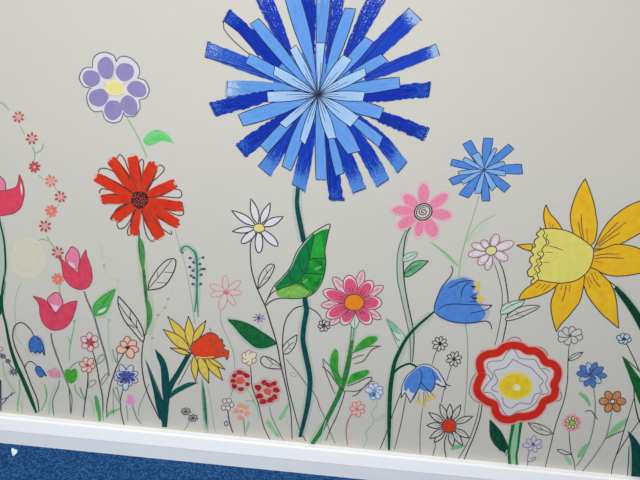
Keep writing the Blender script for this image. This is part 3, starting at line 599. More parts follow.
q.s(VEIN, 1.2, "268.5 298 272 293 278 289.4 286 286.4 295 283 301 278 305 272 309 261 311 250 314.6 234")
for s in ("309 261 308.4 252 306.6 243.6", "309.6 260.4 314 258.4 326 258.4", "304 273.6 299.6 266 299.2 256.6", "304.6 273.4 312 273.4 323.8 274.2", "296 283 290.6 278 288.6 269", "296.4 283 303 284.6 308.4 290.6"): q.s(VEIN, 1.0, s)
t = Thing('nodding_flower', 'tiny charcoal flower on a tall arching ink stem looping behind the teal stem', 'flower', (305.6, 440.6), 1)
t.p('stem').s(INK, 1.1, "322.6 321 320 316 316 311.6 311 308.6 305.6 306.2 299 306.6 292.6 310 286.4 318.6 283.6 329 282.6 341 283 352.5 285.4 371 288.4 388 294 410 299 427.5 305.8 441")
q = t.p('leaf', label='white outlined leaf'); q.fs(OFFWH, INK, 1.0, "283 353 ! 283.4 346 290 339 297.2 334.6 ! 295.6 344 291 351 286.4 354")
for s in ("283.6 352 290 345 294 342", "288 342 289 346.4", "288.6 348.6 291.4 348.6"): q.s(INK, 0.8, s)
small(t, 324, 325.6, 6.4, 7, paint((196, 190, 192), 0.05), INK, w=0.9, ph=0.3)
t.p('flower_center').f(paint((40, 30, 36), 0.1), ell(323.6, 325.4, 2.2, 2.0, wob=0.15))
t = Thing('sprig', 'bare thin sprig leaning behind the teal stem, with one loop leaf', 'sprig', (335, 443), 0)
t.p('stem').s(GREYINK, 0.9, "286 359 292 366 299 374 306 384 312.5 391 317 399 320 408 325 418 331 434 335.4 443.5"); t.p('leaf').s(paint((150, 180, 164), 0.1), 0.9, "298.6 374.6 294 376.6 290.4 374.6 292 372.4 298.4 374.4")
t = Thing('lilac_flower', 'tiny lilac-dash flower left of the giant leaf base', 'flower', (261, 331), 1)
t.p('stem').s(PALEG, 0.8, "259.4 321 261.4 330")
for k in range(8):
    a = k*0.785+0.2; t.p('petal').s(paint((122, 108, 170), 0.1), [0.9, 1.5, 0.9], [(259+1.6*math.cos(a), 318+1.4*math.sin(a)), (259+4*math.cos(a), 318+3.4*math.sin(a)), (259+6.4*math.cos(a), 318+5*math.sin(a))])
t.p('flower_center').f(paint((64, 54, 110), 0.1), ell(258.8, 318, 1.4, 1.8))

# ---- pink gerbera with orange centre
t = Thing('pink_flower', 'deep pink flower with an orange centre and double row of petals', 'flower', (313, 442), 2)
p = t.p('stem')
p.f(WASHG, "351 330 357 330 350 366 346 386 338 402 322 436 316 444 308 442 326 414 338 386")
p.f(paint((150, 196, 166), 0.1), "352.4 326 ! 355.6 326 ! 353.6 342 ! 349.6 342 !")
p.s(paint((52, 140, 74), 0.1, c2=(30, 108, 58), scale=80), [2.4, 4, 5.4, 5.2, 4.6, 4.4, 4.2, 4], "352.6 340 350 356 346.4 372 343 384 338 397 331 411 321.5 430 312 444")
p.s(GRNINK, 0.9, "354.8 310 354.2 326 353.4 336 350.6 353"); p.s(GRNINK, 0.9, "351.4 326 350.6 340 347.4 358 344 372")
p.s(INK, 0.9, "345 391 342.6 400 336 417.5 330 430 326 440.5"); p.s(paint((150, 200, 170), 0.1), 1.0, "326 420 321.6 436 320.6 443")
q = t.p('calyx'); q.fs(paint((196, 212, 196), 0.05), paint((70, 120, 90), 0.1), 0.9, "350 323 ! 352.4 327.5 356 327.5 359.4 321 ! 355 312 !").s(GRNINK, 0.9, "355 312 354.6 326")
PKL = paint((220, 170, 186), 0.1, c2=(208, 204, 208), scale=120); PKI = paint((126, 56, 74), 0.1)
for cx, cy, tx, ty, w in ((354, 302, 333, 277, 9.5), (354, 302, 363, 270, 9), (354, 302, 383.6, 286, 9), (354, 302, 381, 319, 8.4), (354, 302, 321, 305.4, 9), (354, 302, 330, 325, 9)):
    q = t.p('petal', label='pale half-painted back petal'); q.fs(PKL, PKI if ty != 270 else paint((120, 80, 90), 0.1), 0.9, petal(cx, cy, tx, ty, w, 6, 'o')); q.s(paint((222, 130, 158), 0.1), [1, 2.4, 1.4], [(tx+(cx-tx)*0.45, ty+(cy-ty)*0.45), (tx+(cx-tx)*0.28, ty+(cy-ty)*0.28), (tx+(cx-tx)*0.12, ty+(cy-ty)*0.12)])
HOT = paint((222, 92, 128), 0.06, c2=(214, 80, 116), scale=80); PKW = paint((222, 196, 206), 0.05)
for tx, ty, w in ((348, 275, 14), (372.5, 281, 12.5), (382, 302.6, 13.5), (370.6, 323.8, 13), (342.6, 324.8, 12.5), (326, 317, 12.5), (323, 291, 12)):
    L = math.hypot(tx-354, ty-302.5); ux, uy = (tx-354)/L, (ty-302.5)/L
    q = t.p('petal', label='deep pink petal'); q.fs(PKW, PKI, 1.0, petal(354, 302.5, tx, ty, w, 6, 'o')); q.f(HOT, petal(354, 302.5, tx-ux*3.2, ty-uy*3.2, w*0.86, 6, 'o'))
    for o in (-1.4, 1.2): q.s(paint((110, 34, 56), 0.1), [1, 0.6], [(354+ux*10-uy*o, 302.5+uy*10+ux*o), (354+ux*16-uy*o, 302.5+uy*16+ux*o)])
q = t.p('flower_center', label='orange centre'); q.fs(paint((232, 144, 32), 0.06, c2=(222, 126, 30), scale=120), paint((124, 44, 26), 0.1), 1.2, ell(354.2, 302.4, 10, 8.2, wob=0.02))
q = t.p('leaf'); q.f(WASHL, "350 353 357 342 366 335 377 334 379 340 366 350"); q.f(LEAFG, "352.5 353 ! 357.5 345 366 337.5 375 336 377.4 339 372.5 344 362.5 349.4"); q.s(GRNINK, 0.9, "352.5 353 362 348 372 346 381 346")
q.s(paint((112, 66, 80), 0.1), 1.0, "381 345.8 372.6 349 367 356 363 361 354 363.8"); q.s(GRNINK, 0.9, "352 359 358 356 364 354.6")
q = t.p('leaf'); q.f(WASHL, "346 385 351 374 360 370 369 369 370 375 358 382"); q.f(LEAFG, "346.6 385 ! 351 375 360 371 367 369.8 369 372 366 375.6 358 380"); q.s(INK, 0.9, "347 386 356 383 366 378 372 377.6 367.5 384 358 390.6 346 390.6"); q.s(paint((112, 66, 80), 0.1), 1.0, "374.4 381 369 382 363 388 356 394.6 352 396")
q = t.p('leaf'); q.f(WASHL, "334 347 328.6 358 329 368 334 380 341 387 342 378 339 356"); q.f(LEAFG, "335 348.6 ! 331 355.6 330 365 334 377 340 386 341.4 380 338 369.6 338.4 358 337.8 351")
q.s(GRNINK, 0.9, "323 358.6 328 364 336 372 342.6 380"); q.s(INK, 0.9, "322 366.4 329 372 336 382 342.6 390 347 391").s(paint((112, 66, 80), 0.1), 0.9, "323 359 324 366 329 380 335 394")
t = Thing('coral_flower', 'small coral outline flower left of the tiny blue daisy', 'flower', (347.5, 445), 1)
CORAL = paint((208, 106, 104), 0.1)
t.p('stem').s(paint((184, 110, 118), 0.1), 1.3, "355 411 350.6 416 347.5 422.5 346.2 433 347.6 445.5")
small(t, 357.5, 408.6, 8.4, 7, paint((216, 188, 182), 0.05), CORAL, w=0.9, ph=0.5, pw=0.8)
t.p('flower_center').f(CORAL, ell(357, 408.8, 1.7, 1.6))
t = Thing('blue_daisy', 'tiny blue-outlined daisy on a wavy pale stem beside the bluebell stalk', 'flower', (363, 447), 1)
t.p('stem').s(paint((160, 188, 170), 0.1), 1.3, "376.6 400 376.6 405 371.4 412.5 373.8 419.6 372.4 424 366 432.5 367.2 439 363 447.6"); t.p('leaf').s(paint((160, 188, 170), 0.1), 0.9, "373.6 421 379 417.6 384 413.6 382.4 419 376 421.4")
for a, r in ((-75, 9), (-25, 10), (10, 9.4), (50, 9), (100, 8.6), (-120, 9), (-165, 9.6)):
    a = math.radians(a); t.p('petal').fs(paint((206, 212, 224), 0.03), paint((96, 128, 180), 0.1), 0.9, petal(374, 391.5, 374+r*math.cos(a), 391.5+r*math.sin(a), 5.4, 1, 'o', k=9))
t.p('flower_center').f(paint((66, 146, 196), 0.1), ell(372.2, 394.4, 3.6, 2.8, -15, wob=0.06)).f(paint((32, 92, 150), 0.1), ell(374, 394.4, 1.2, 1.6))

# ---- pink eight-petalled flower, small blue flower
t = Thing('rose_pink_flower', 'rose pink eight-petalled flower with an ink spiral centre', 'flower', (394, 449), 1)
p = t.p('stem'); p.f(WASHT, "405 230 412 226 405.4 250 405 280 410 310 414 338 412.5 362 409 362 408 330 400 296 397.5 270 398 256")
p.s(INK, 1.2, "412 225 407.5 232 405 240 403.2 257.5 404.2 281 407.8 303 413 327.5 414 340 412.6 362"); p.s(paint((70, 100, 92), 0.1), 1.0, "406 230 402 238 398.4 250 397 262 397.6 280 400.4 293 406 319 410 339 410.6 362")
p.s(paint((110, 74, 92), 0.1), 1.0, "406.4 394 403 413 400 427.5 394.4 449.5"); p.s(INK, 0.9, "402 390 396.4 404 391 419 386 434 380 449")
q = t.p('leaf', label='pale outlined leaf'); q.fs(paint((186, 206, 196), 0.05), paint((96, 130, 116), 0.1), 0.9, "403.4 257 408 253.2 416 252 417 254.6 413 259 404 261.6"); q.s(GREYGRN, 0.8, "404 259.6 410 256.6 416 253.4")
q = t.p('leaf', label='green leaf'); q.fs(paint((116, 188, 134), 0.1, c2=(80, 160, 104), scale=90), INK, 1.0, "403.8 276 ! 406 269 413 262.4 420 260.6 428.6 261 ! 420 269 409 276.4"); q.s(INK, 0.8, "404 275 412 268 419 264.6"); q.s(INK, 0.8, "409 271 411 266"); q.s(INK, 0.8, "410 270.6 415 269.6")
q = t.p('leaf', label='half-painted teal leaf'); q.fs(paint((200, 208, 204), 0.05), paint((96, 130, 116), 0.1), 0.9, "386.6 319 ! 392.5 322.5 398 328 405 336.5 402.5 345 399 348 395 340 390.5 329"); q.f(paint((110, 190, 152), 0.1), "386.8 319.4 ! 393 323 398 329.6 401.6 334.6 396 333 391.4 329"); q.s(GRNINK, 0.9, "391 328 396 338 400 341")
ROSE = paint((230, 142, 172), 0.06, c2=(224, 124, 158), scale=90); ROSEI = paint((226, 160, 182), 0.05)
for tx, ty, w in ((424, 181, 10.6), (449.4, 193, 10), (453.6, 216, 10.4), (436.6, 238.6, 12.4), (417, 238.6, 8.8), (396, 228.4, 10.4), (389.6, 209.6, 9), (402, 193.6, 10.4)):
    q = t.p('petal'); q.fs(paint((220, 190, 202), 0.05), ROSEI, 0.8, petal(423, 212, tx, ty, w+1.4, 7.6, 'o'))
    L = math.hypot(tx-423, ty-212); q.f(ROSE, petal(423, 212, tx-(tx-423)/L*2, ty-(ty-212)/L*2, w, 8, 'o'))
q = t.p('flower_center', label='white centre with ink spiral'); q.fs(paint((204, 196, 192), 0.05), INK, 1.3, ell(423.2, 211.8, 9, 8, -30))
q.s(INK, 1.0, ell(423.2, 211.8, 7, 6, -30), True)
q.s(INK, 1.0, [(423.2+r*math.cos(a), 211.8+r*0.85*math.sin(a)) for r, a in ((0.6+i*0.22, i*0.55) for i in range(22))])
t = Thing('small_blue_flower', 'smaller blue strip-petalled flower on a thin green stem, upper right', 'flower', (464, 416), 0)
SG = paint((134, 178, 132), 0.1)
t.p('stem').s(SG, [1.0, 1.2, 1.2, 1.0], "479 196 472 220 465 242.5 460.6 260 459 277"); t.p('stem').s(paint((120, 150, 130), 0.1), 0.9, "465 322 467.5 340 467.6 365 465.8 398 464.2 416")
t.p('leaf').s(SG, [0.8, 2.2, 2.6, 1.6], "430.6 242 440 249 450 257.6 459 267.5").s(paint((170, 206, 164), 0.1), 1.6, "443 254 451 262 459 267.6"); t.p('leaf').s(paint((152, 190, 150), 0.1), [1.4, 1.2, 1.1, 1], "494.6 215 480 223.6 472.5 232 466 242").s(paint((170, 200, 168), 0.1), 1.0, "488 222 478 232 468 241")
MB2 = paint((84, 142, 220), 0.06, c2=(70, 126, 210), scale=80); LB2 = paint((134, 180, 230), 0.06, c2=(118, 168, 226), scale=80)
for ax, ay, cx, cy in ((462.5, 144.5, 471, 140), (483.5, 138, 493.3, 138.5), (508.4, 144, 514.3, 149), (521.4, 164, 522.8, 174.2), (510.6, 186, 504, 192.6), (481.8, 201, 490.2, 201), (458.6, 194.4, 468.8, 198), (448.6, 178.8, 453, 185.4), (452.2, 159, 450.2, 165.4)):
    t.p('petal', label='mid blue outer petal').strip(MB2, (484+(ax-484)*0.06, 170+(ay-170)*0.06), 3.6, (ax, ay), (cx, cy), bow=0.6, ink=NAVYINK, w=0.9)
for ax, ay, cx, cy in ((471.4, 155, 479, 152), (494, 147.6, 497.2, 149.2), (503.6, 161, 505.2, 165.4), (505.8, 171.5, 505.2, 176.2), (496.4, 186.4, 491.6, 191.2), (480.5, 193.4, 474.4, 193.2), (463.4, 184.4, 460.6, 180.8), (457.8, 171.4, 459.4, 175.2), (462.4, 161, 464.8, 157)):
    t.p('petal', label='light blue inner petal').strip(LB2, (484, 170), 1.2, (ax, ay), (cx, cy), bow=0.8, ink=NAVYINK, w=0.85)
t.p('flower_center').f(NAVYINK, ell(484, 170, 1.4, 1.2))

# ---- big bluebells
t = Thing('bluebell', 'large blue bellflowers, two on one thick dark green arched stem', 'flower', (389, 450), 2)
BELL = paint((84, 140, 216), 0.05, c2=(70, 124, 208), scale=60); BINK = paint((26, 44, 86), 0.05)
DG2 = paint((10, 88, 56), 0.02, c2=(6, 66, 44), scale=80)
p = t.p('stem'); p.s(WASHG, 9, "432 314 419 325 406 340 398 358 393 372 390 394 389 420 389 448", taper=0)
p.s(DG2, [1.8, 2.4, 2.6, 2.8, 3.2, 3.6, 4, 4.4, 4.4, 4, 2], "434 311.6 427 317.6 419 324.4 411 332.6 405 340.6 400 350 394.6 362.5 391.4 380 390 394 389.2 421 389 450"); p.s(DG2, [2.4, 2.2, 1.8], "393 373.5 396.6 369.6 402 366 410 363.6 417.8 367.4")
q = t.p('bell', label='upper bell, opening to the right')
q.f(WASHB, "434 312 444 284 462 276 476 282 482 302 490 312 482 322 456 324")
q.fs(BELL, BELL, 0.6, "434 311.6 ! 436.4 300 441.4 289 450 281.4 457 279.6 463.5 278 472.5 281 ! 474.4 288.5 ! 472 291.5 ! 476.6 295 ! 474 299 ! 479 304 483 309 485.6 313 ! 483 318 478 321.4 469.5 322.7 454.5 321.8 442.5 317.6")
for s, w in (("434.2 311.6 434.6 305 436.4 299.6 441 288.6 446 281.6 450.4 276.4 452.8 270 451 265.6", 1.1), ("434.2 312 442.5 318 454.5 322 469.5 322.9 484.5 321 488.6 322 490.8 325 491.7 329", 1.1), ("448.5 288 453.6 285.6 459 282.4 468 280.6 474 281", 1.1), ("461 297.4 461.6 292.4 463 288.4 466 284.4 469.6 282", 1.1), ("439 309.6 442 306.8 445.6 305 452 304 459 304 472 304.6 492 305 ! 489 308 485.6 309.8 478 311.6 469.5 313", 1.0), ("470 297.6 474 295 477.4 292.4", 1.0), ("469 302 476 301 478 299", 1.0)): q.s(BINK, w, s)
YST = paint((226, 196, 84), 0.08, c2=(214, 190, 96), scale=150)
for x, y, r in ((477.6, 284, 3.0), (478.2, 288.6, 2.2), (480, 299, 3.4)):
    s = t.p('stamen', parent=q, label='yellow stamen tip'); s.f(YST, ell(x, y, r, r*1.1, wob=0.08))
s.f(BINK, "471 297 ! 477.4 297.6 474 300"); s.f(BINK, "471 286 476 286 473 288")
q = t.p('bell', label='lower bell, hanging')
q.fs(paint((206, 206, 212), 0.03), BINK, 0.9, "419 365.4 424.6 364 430 365 437.5 370 441 375 444 380 446 386 ! 441 386 ! 435.6 383.6 432 390 428 391 424 388 419 387.5 ! 414.6 394 410.4 402.6 ! 407.6 397 405 392.5 ! 403 395 401 398 ! 401.6 390 402.8 383.6 407 375.6 412 371")
q.f(BELL, "419 367 426 365.8 434 370 441 380.4 441.4 382 436 380 434 388.6 425.6 391.4 420 388.6 416 392.6 410.4 392 408.6 388 406 391 404 388.6 405 381 411 373")
for s, w in (("419.6 368.6 421.6 374 421.2 380 418.6 388 413 399.4", 1.0), ("421 382.5 425 386.6 429.6 391.4", 1.0), ("432 371 434.6 377 435 382.6 433 388.6 430 392.6", 1.0), ("435.6 383.6 440.6 386 445.8 387.4 444 390", 0.9), ("437.5 370 441 375 444.4 381 447 384.6 450.4 385.6", 1.0)): q.s(BINK, w, s)
for x, y, r in ((424, 405.4, 2.2), (429, 397.6, 2.6), (434.4, 396.2, 2.0), (418.4, 400.4, 2.2), (426, 400.6, 1.6)):
    s = t.p('stamen', parent=q, label='yellow stamen tip'); s.f(YST, ell(x, y, r, r, wob=0.1)).s(paint((120, 104, 70), 0.1), 0.9, [(421+(x-421)*0.7, 392), (x, y)])
t = Thing('ink_stalk', 'bare thin grey-green stalk below the hanging bluebell', 'stalk', (420, 454), 0)
t.p('stem').s(GREYGRN, 1.1, "422.5 408 421 420 420 432.5 420.2 454.5")
t = Thing('ink_daisy', 'tiny white ink daisy right above the hanging bluebell, upper left of two', 'flower', (432, 364), 1)
t.p('stem').s(GREYINK, 0.8, "437 349 434.6 356 432 364.4"); small(t, 440, 343.6, 8.0, 8, WALL, INK, w=0.9, ph=0.2, pw=0.72, r0=1.0); t.p('flower_center').f(INK, ell(440, 343.6, 1, 1, k=8))
t = Thing('ink_daisy', 'tiny white ink daisy beside the scalloped red flower, lower right of two', 'flower', (433, 455), 1)
for s in ("451.4 366 449 373 446.8 381", "445 388 443 394 441.4 403"): t.p('stem').s(GREYINK, 0.8, s)
t.p('stem').s(GREYINK, 0.8, "436 442 434.6 449 432.6 455.6"); small(t, 454, 359, 8.0, 8, WALL, INK, w=0.9, ph=0.5, pw=0.72, r0=1.0); t.p('flower_center').f(INK, ell(454, 359, 1, 1, k=8))
t = Thing('white_daisy', 'spiky white ink daisy with a solid orange-red centre', 'flower', (446, 458), 2)
t.p('stem').s(INK, 1.0, "447.4 433 445.4 438 444.4 443.6 445 451 446.4 458.5"); t.p('leaf', label='green brush dab').s(paint((96, 180, 120), 0.1), [2, 4, 3, 1.4], "451 448.6 456 447 460 446.4 465 445.4")
for x, y in ((440, 403.6), (450, 403.6), (460.8, 404.6), (472.8, 416), (469.4, 437.8), (462.8, 445.4), (452.8, 446.6), (434, 442.4), (429.6, 438.4), (426.6, 425.2), (428.6, 412.4)):
    q = t.p('petal'); q.fs(WALL, INK, 1.0, petal(449, 425.6, x, y, 5.8, 6.4, 'p')); q.s(INK, 0.7, [(449+(x-449)*0.36+0.8, 425.6+(y-425.6)*0.36), (449+(x-449)*0.62, 425.6+(y-425.6)*0.62)])
t.p('flower_center', label='orange-red centre').fs(paint((216, 66, 38), 0.04, c2=(200, 54, 34), scale=80), paint((96, 34, 30), 0.1), 1.1, ell(449, 425.6, 7.2, 6.8))

# ---- cream daisy on a double-line stem
t = Thing('outline_daisy', 'white daisy with pink double outlines and cream centre on a two-line stem', 'flower', (461, 459), 1)
p = t.p('stem'); p.s(INK, 1.1, "499 261 503 270 505.6 281 508 299 507 319 503.4 338 501 346"); p.s(GREYINK, 0.9, "494 263 497 271 499.4 280 502 293 501.4 313 497 337 494.4 346")
p = t.p('stem'); p.s(INK, 1.1, "482 404 480 417.5 474 436 468 450 464 459.6"); p.s(GREYINK, 0.9, "479.4 404 477 417 470 437.5 463 451 457.6 459.6")
q = t.p('leaf', label='pale teal outlined leaf'); q.fs(paint((188, 212, 200), 0.05), GRNINK, 0.9, "500.8 314 502.5 306 510 302 517 300.4 525 299.8 ! 522 305 517.5 307.6 510 312"); q.s(GRNINK, 0.8, "502 311 512 305 523 300.6"); q.s(GRNINK, 0.7, "509 303 514 306")
q = t.p('leaf', label='white outlined leaf'); q.fs(OFFWH, INK, 0.9, "506.6 317 512 311.4 520 307.2 530 305.2 539.2 306 536 309.6 530 312.6 517.5 318.6 506.4 320.6"); q.s(INK, 0.8, "507 318 520 312.6 538 306.6"); q.s(INK, 0.8, "514 310.4 519 313"); q.s(INK, 0.8, "516 314.6 524 315.4")
PKD = paint((150, 104, 116), 0.1)
for x, y, w in ((497.4, 234.4, 8.8), (513.6, 242.4, 9), (507.6, 259.6, 9), (487, 270, 8), (478.4, 264.6, 8.4), (468, 255, 8), (471.6, 244.4, 7.6), (481.6, 240.6, 7.6)):
    q = t.p('petal'); q.fs(PALE, PKD, 1.1, petal(491, 250.6, x, y, w, 3.6, 'o')); q.s(paint((206, 150, 160), 0.1), 0.7, petal(491, 250.6, x+(491-x)*0.16, y+(250.6-y)*0.16, w*0.74, 5, 'o'), True)
t.p('flower_center').fs(paint((216, 212, 142), 0.08), paint((92, 84, 66), 0.1), 1.1, ell(491.2, 250.6, 5.6, 4.5, -12))

# ---- yellow daffodil
t = Thing('daffodil', 'large yellow daffodil turned left, with pale frilled cup and pointed petals', 'flower', (646, 330), 2)
DYEL = paint((226, 172, 24), 0.04, c2=(232, 190, 36), scale=40); DINK2 = paint((70, 54, 22), 0.08); PB = paint((108, 62, 24), 0.1)
p = t.p('stem'); p.s(WASHG, 11, "614 287 627 300 637 315 648 336", taper=0); p.s(paint((24, 72, 54), 0.02, c2=(12, 48, 44), scale=80), [4, 6, 7, 8, 9], "615 287 622 295 629 304 637 316 648 336"); p.s(DINK2, 0.9, "609 281 616 286.6 622 292").s(DINK2, 0.8, "607.6 282 612 290")
for s, ins in (("585 178.6 ! 578.6 189 574 200 570.6 212 570.6 222 573 233 ! 582 244 590 246 ! 595 240 597.2 226 596 216 594 204 589.6 190", ("581 214 581.6 226 583.6 240", "578.4 222 580 232 582 239", "586.6 228 587.4 242")),
    ("546 204.6 ! 544 211 543.8 219 546 229 ! 562.4 229.6 ! 556 220 550 213.6", ("548.6 222 551 228", "552 224 553.4 228")),
    ("594 249 ! 597.6 240 601 233 606 225 613 217 624 208.4 633 203.6 641 200.6 656 197 670 201 ! 662 215 652 226 640 233 620 244 606 248", ("596 245 606 234 618 222", "596.6 246 608 236 626 222", "598 247 608 240 620 232.6")),
    ("593 251.6 ! 600 249.6 606 247.4 613 244.8 620 244.2 632 246 641 249.2 658 255 672 263 ! 656 271 641 273 628 275.2 616 276 607 274.6 600 272 590 267.4 !", ("594 256 605 254 618 254", "594 258.6 606 257.4 624 258.4", "594 261 602 262.4")),
    ("586 266 ! 596 269.6 600.6 273.4 605.6 278 610 283 614 291.6 616.4 302 617.4 314 618.6 328 ! 610 321 602 314 594 304.6 587.4 295 583 284 578 276 !", ("591 273 595 281 600 287", "588 276 592 284", "586 277 590 288", "594 272 598 280")),
    ("585 275 ! 570 278 557 278 ! 555 289.6 551.6 299 550.8 306 551.6 314 553.6 323 556.2 331.6 ! 561 324 567.6 317 574 309 580 300.4 583.4 286 584 280 !", ("566 285 564.6 293 562 302", "570 284.6 569 292", "562 285 560.6 290")),
    ("518.6 300 ! 520.6 294.6 525 289.4 531 285 537.5 279 548 278 563 279.4 ! 552 289 542 294.4 532 297.6", ("546 284 540 288.6", "550 284.6 543 291", "541 284 536 288")),
    ("516.6 245.2 ! 524 244.2 532 243.8 ! 532.6 251.4 ! 524 249", ())):
    q = t.p('petal', label='golden yellow petal'); q.fs(DYEL, DINK2, 1.1, s)
    for i in ins: q.s(PB, 1.0, i)
q = t.p('cup', label='pale yellow frilled cup'); CUPM = paint((216, 208, 96), 0.05, c2=(222, 214, 120), scale=40)
q.fs(CUPM, DINK2, 1.1, "540 227.4 ! 542 229 550 228.2 560 229.2 570 232 579 237 587 242.6 592.6 248 593.4 254 592 262 588.6 270 582 276.6 574 281 562 283 550 282 538.6 280 536 281.6 531.6 285 ! 531 281 534 278.4 532 276.4 528.4 276 527.6 271 530 268 532 264.6 529.6 261.6 530.4 257 533.6 254.6 531 251.4 532.4 248 535.4 246.4 534 243 535 239.6 538.4 237 536.4 234 538.4 231.4 540.6 229.6")
q.s(DINK2, 1.0, "542.6 229.6 544.6 232.6 543 236 545 239 546.6 243 543.6 246.6 541.6 250 543.6 253.6 542 257 539.6 260 541.6 264 538.4 267 540 271 537 274 538.6 278 537.4 281"); q.s(DINK2, 0.9, "547.6 234 546 238 549 242 546.4 246.6")
q.s(DINK2, 0.9, "541 251 537 253.6 540.6 257 536 260.4 538 264 534 268 536.4 272 532.6 275.6")
for s in ("549 246 556 247.6 563 250.6", "544.6 252 553 252.4", "541.6 262.4 549 262.2"): q.s(PB, 0.9, s)

# ---- scalloped red flower
t = Thing('scalloped_flower', 'big red-rimmed scalloped flower with a soft yellow centre', 'flower', (513, 464), 2)
p = t.p('stem'); p.f(paint((148, 200, 160), 0.08, c2=(128, 188, 144), scale=80), "513 417 ! 523 418 ! 520.4 434 518.4 446 517 456 517.4 464.5 ! 508.8 464.5 ! 508.4 452 510.6 438 512.6 426")
p.s(paint((34, 118, 72), 0.1, c2=(24, 98, 60)), [4, 3, 2.6, 3], "514 417 512.4 428 510 442 509 452 509.6 464.5"); p.s(paint((34, 118, 72), 0.1, c2=(24, 98, 60)), [3.4, 2.4, 2, 2.4], "521.6 418 519.6 432 518 446 516.4 455 517 464.5")
q = t.p('leaf', label='dark green leaf'); q.fs(paint((18, 84, 56), 0.02, c2=(8, 56, 44), scale=120), paint((10, 50, 38), 0.1), 1.0, "490 419.6 ! 496 426 500.6 431.4 504 437.5 507 444 508.4 449 505.8 455 ! 499 449 492.5 441 490 433"); q.s(paint((190, 208, 200), 0.05), 1.0, "501 450.6 505 454 507 449.6")
RED2 = paint((206, 44, 32), 0.03, c2=(196, 38, 30), scale=50)
RING = curve(n("513.4 345.4 521 346.6 527.4 350.6 535 351 541.4 355.4 545.4 361.8 552.8 364.2 557.6 370 557 378 553.8 384 555.2 389.8 552.8 397 544 401.4 540.8 408 535 413.8 525 416.6 517.8 416.8 510.8 419.4 502 418.4 496 412.6 494 404.4 486 400.6 479 394.4 476.8 388 479 380.4 481.8 374.4 480 367.6 480.2 360 486 354.8 497.6 352.4 504.6 347"), True)
for s in ("506 342 510 338.4 515 337 519.4 338.6 522.6 344", "529 347.8 535 346.4 542 347.8 547 352.6 547.6 358", "479.6 369 473 377 470 386 469.6 393.6 474.6 400.6 483.6 403.6", "559 389 561.6 396 559 400.4 551 401.6", "477.6 360 478.6 355 482.6 350.6 490.6 350.4"): t.p('petal_outline', label='loose thin ink loop outside the rim').s(paint((134, 96, 96), 0.1), 0.8, s)
q = t.p('petal', label='red scalloped rim'); q.s(paint((224, 150, 138), 0.05), 10.4, RING, True); q.f(paint((206, 205, 206), 0.03), RING); q.s(paint((222, 150, 138), 0.05), 10.0, RING, True); q.s(RED2, 7.6, RING, True)
q = t.p('petal', label='white inner face with wavy ink rings'); q.f(paint((207, 206, 209), 0.03), curve(n("512.5 348.6 519.5 357.6 528 358.6 535.4 360 540 367.6 548 377 546.4 384 549.4 392.4 541 395.4 536 403.6 527 409.6 518 411.4 509 416 503 411.4 497.6 400 490 394 483 391 487 382 493 376 487 367.4 489.6 361.4 502 359.6 507 352.4"), True))
WI = paint((120, 114, 118), 0.1)
q.s(WI, 0.9, "512.5 349 516 352.6 519.5 358 528 359 535 360 539.6 367.6 547.5 377 545.2 384 548.6 392.6 540.5 395 535 403.5 526.5 409 518 411 509 415.8 503 411 500 405 497.6 400 491 393 483.4 391.6 487 384 493 376 487 367 490 361.6 502 360 507 352.4", closed=True)
q.s(WI, 0.9, "513 359 ! 519 362.6 526.5 366 531 367.6 535 372 543 381 539.4 386 541.6 392.4 535 394.4 530 403.6 519.5 402.8 511 408 504 404 501 394 491.5 388.8 497.6 381 494 371 505.5 367.4", closed=True)
q.s(paint((206, 160, 158), 0.05), 0.8, "486 384 482 390 484 393"); q.s(WI, 0.8, "541 368 546 369 550 372"); q.s(WI, 0.8, "483 372 489 376 491 380")
q = t.p('flower_center', label='soft yellow centre'); CY = (515.4, 386)
for rx, ry, c in ((18.6, 15.2, (208, 206, 190)), (17.8, 14.5, (211, 207, 168)), (17.1, 13.8, (214, 207, 142)), (16.4, 13.1, (218, 207, 112)), (15.7, 12.4, (222, 208, 78))): q.f(paint(c, 0.02), ell(*CY, rx, ry, 0, k=40, wob=0.012))
q.f(paint((228, 208, 38), 0.03, c2=(222, 186, 34), scale=60), ell(*CY, 15, 11.6, 0, k=36)); q.f(paint((227, 200, 40), 0.03), ell(508.5, 385.5, 6.6, 7.6, k=20)); q.f(paint((225, 190, 38), 0.03), ell(507.5, 386, 4.2, 5.0, k=20)); q.f(paint((226, 222, 150), 0.05), ell(516.6, 387.4, 3.8, 3.4)); q.f(paint((230, 226, 196), 0.03), ell(517.4, 387.8, 2.2, 2.0))
t = Thing('sketch_flower', 'lilac pencil-sketched flower right of the scalloped flower stem', 'flower', (527.5, 466), 1)
LG = paint((120, 114, 148), 0.1)
t.p('stem').s(LG, 0.9, "530 450 528 456 527.5 466"); t.p('leaf').s(LG, 0.9, "528 461.6 532 461 535.6 458.6 534.4 457 530 459.6")
small(t, 533, 444.6, 9.6, 7, paint((196, 194, 204), 0.03), LG, w=0.8, ph=0.35, pw=0.7, ry=0.85, jit=0.2); t.p('flower_center').f(paint((70, 66, 92), 0.1), ell(533.4, 444, 1.6, 1.2, 40))
t = Thing('outline_daisy', 'grey fan-petalled outline daisy under the daffodil petals', 'flower', (545, 468), 1)
t.p('stem').s(INK, 0.9, "569.4 343 568 360 567.4 381 564 400 559.6 413 555 427 550 448 544.8 468"); 
q = t.p('leaf'); q.fs(OFFWH, INK, 0.8, "568 360.6 ! 571 356 575 353.4 583 352 ! 579 357 573 360"); q.s(INK, 0.7, "568.4 360 575 356 582 352.6")
q = t.p('leaf'); q.fs(OFFWH, INK, 0.9, "528 423 ! 533 423 540 424.4 547.5 428 552.6 433.4 ! 547 435 541 434 534 430.6"); q.s(INK, 0.7, "529 423.6 538 428 551 433"); q.s(INK, 0.7, "538 424.6 543 430"); q.s(INK, 0.7, "536 430 542 430")
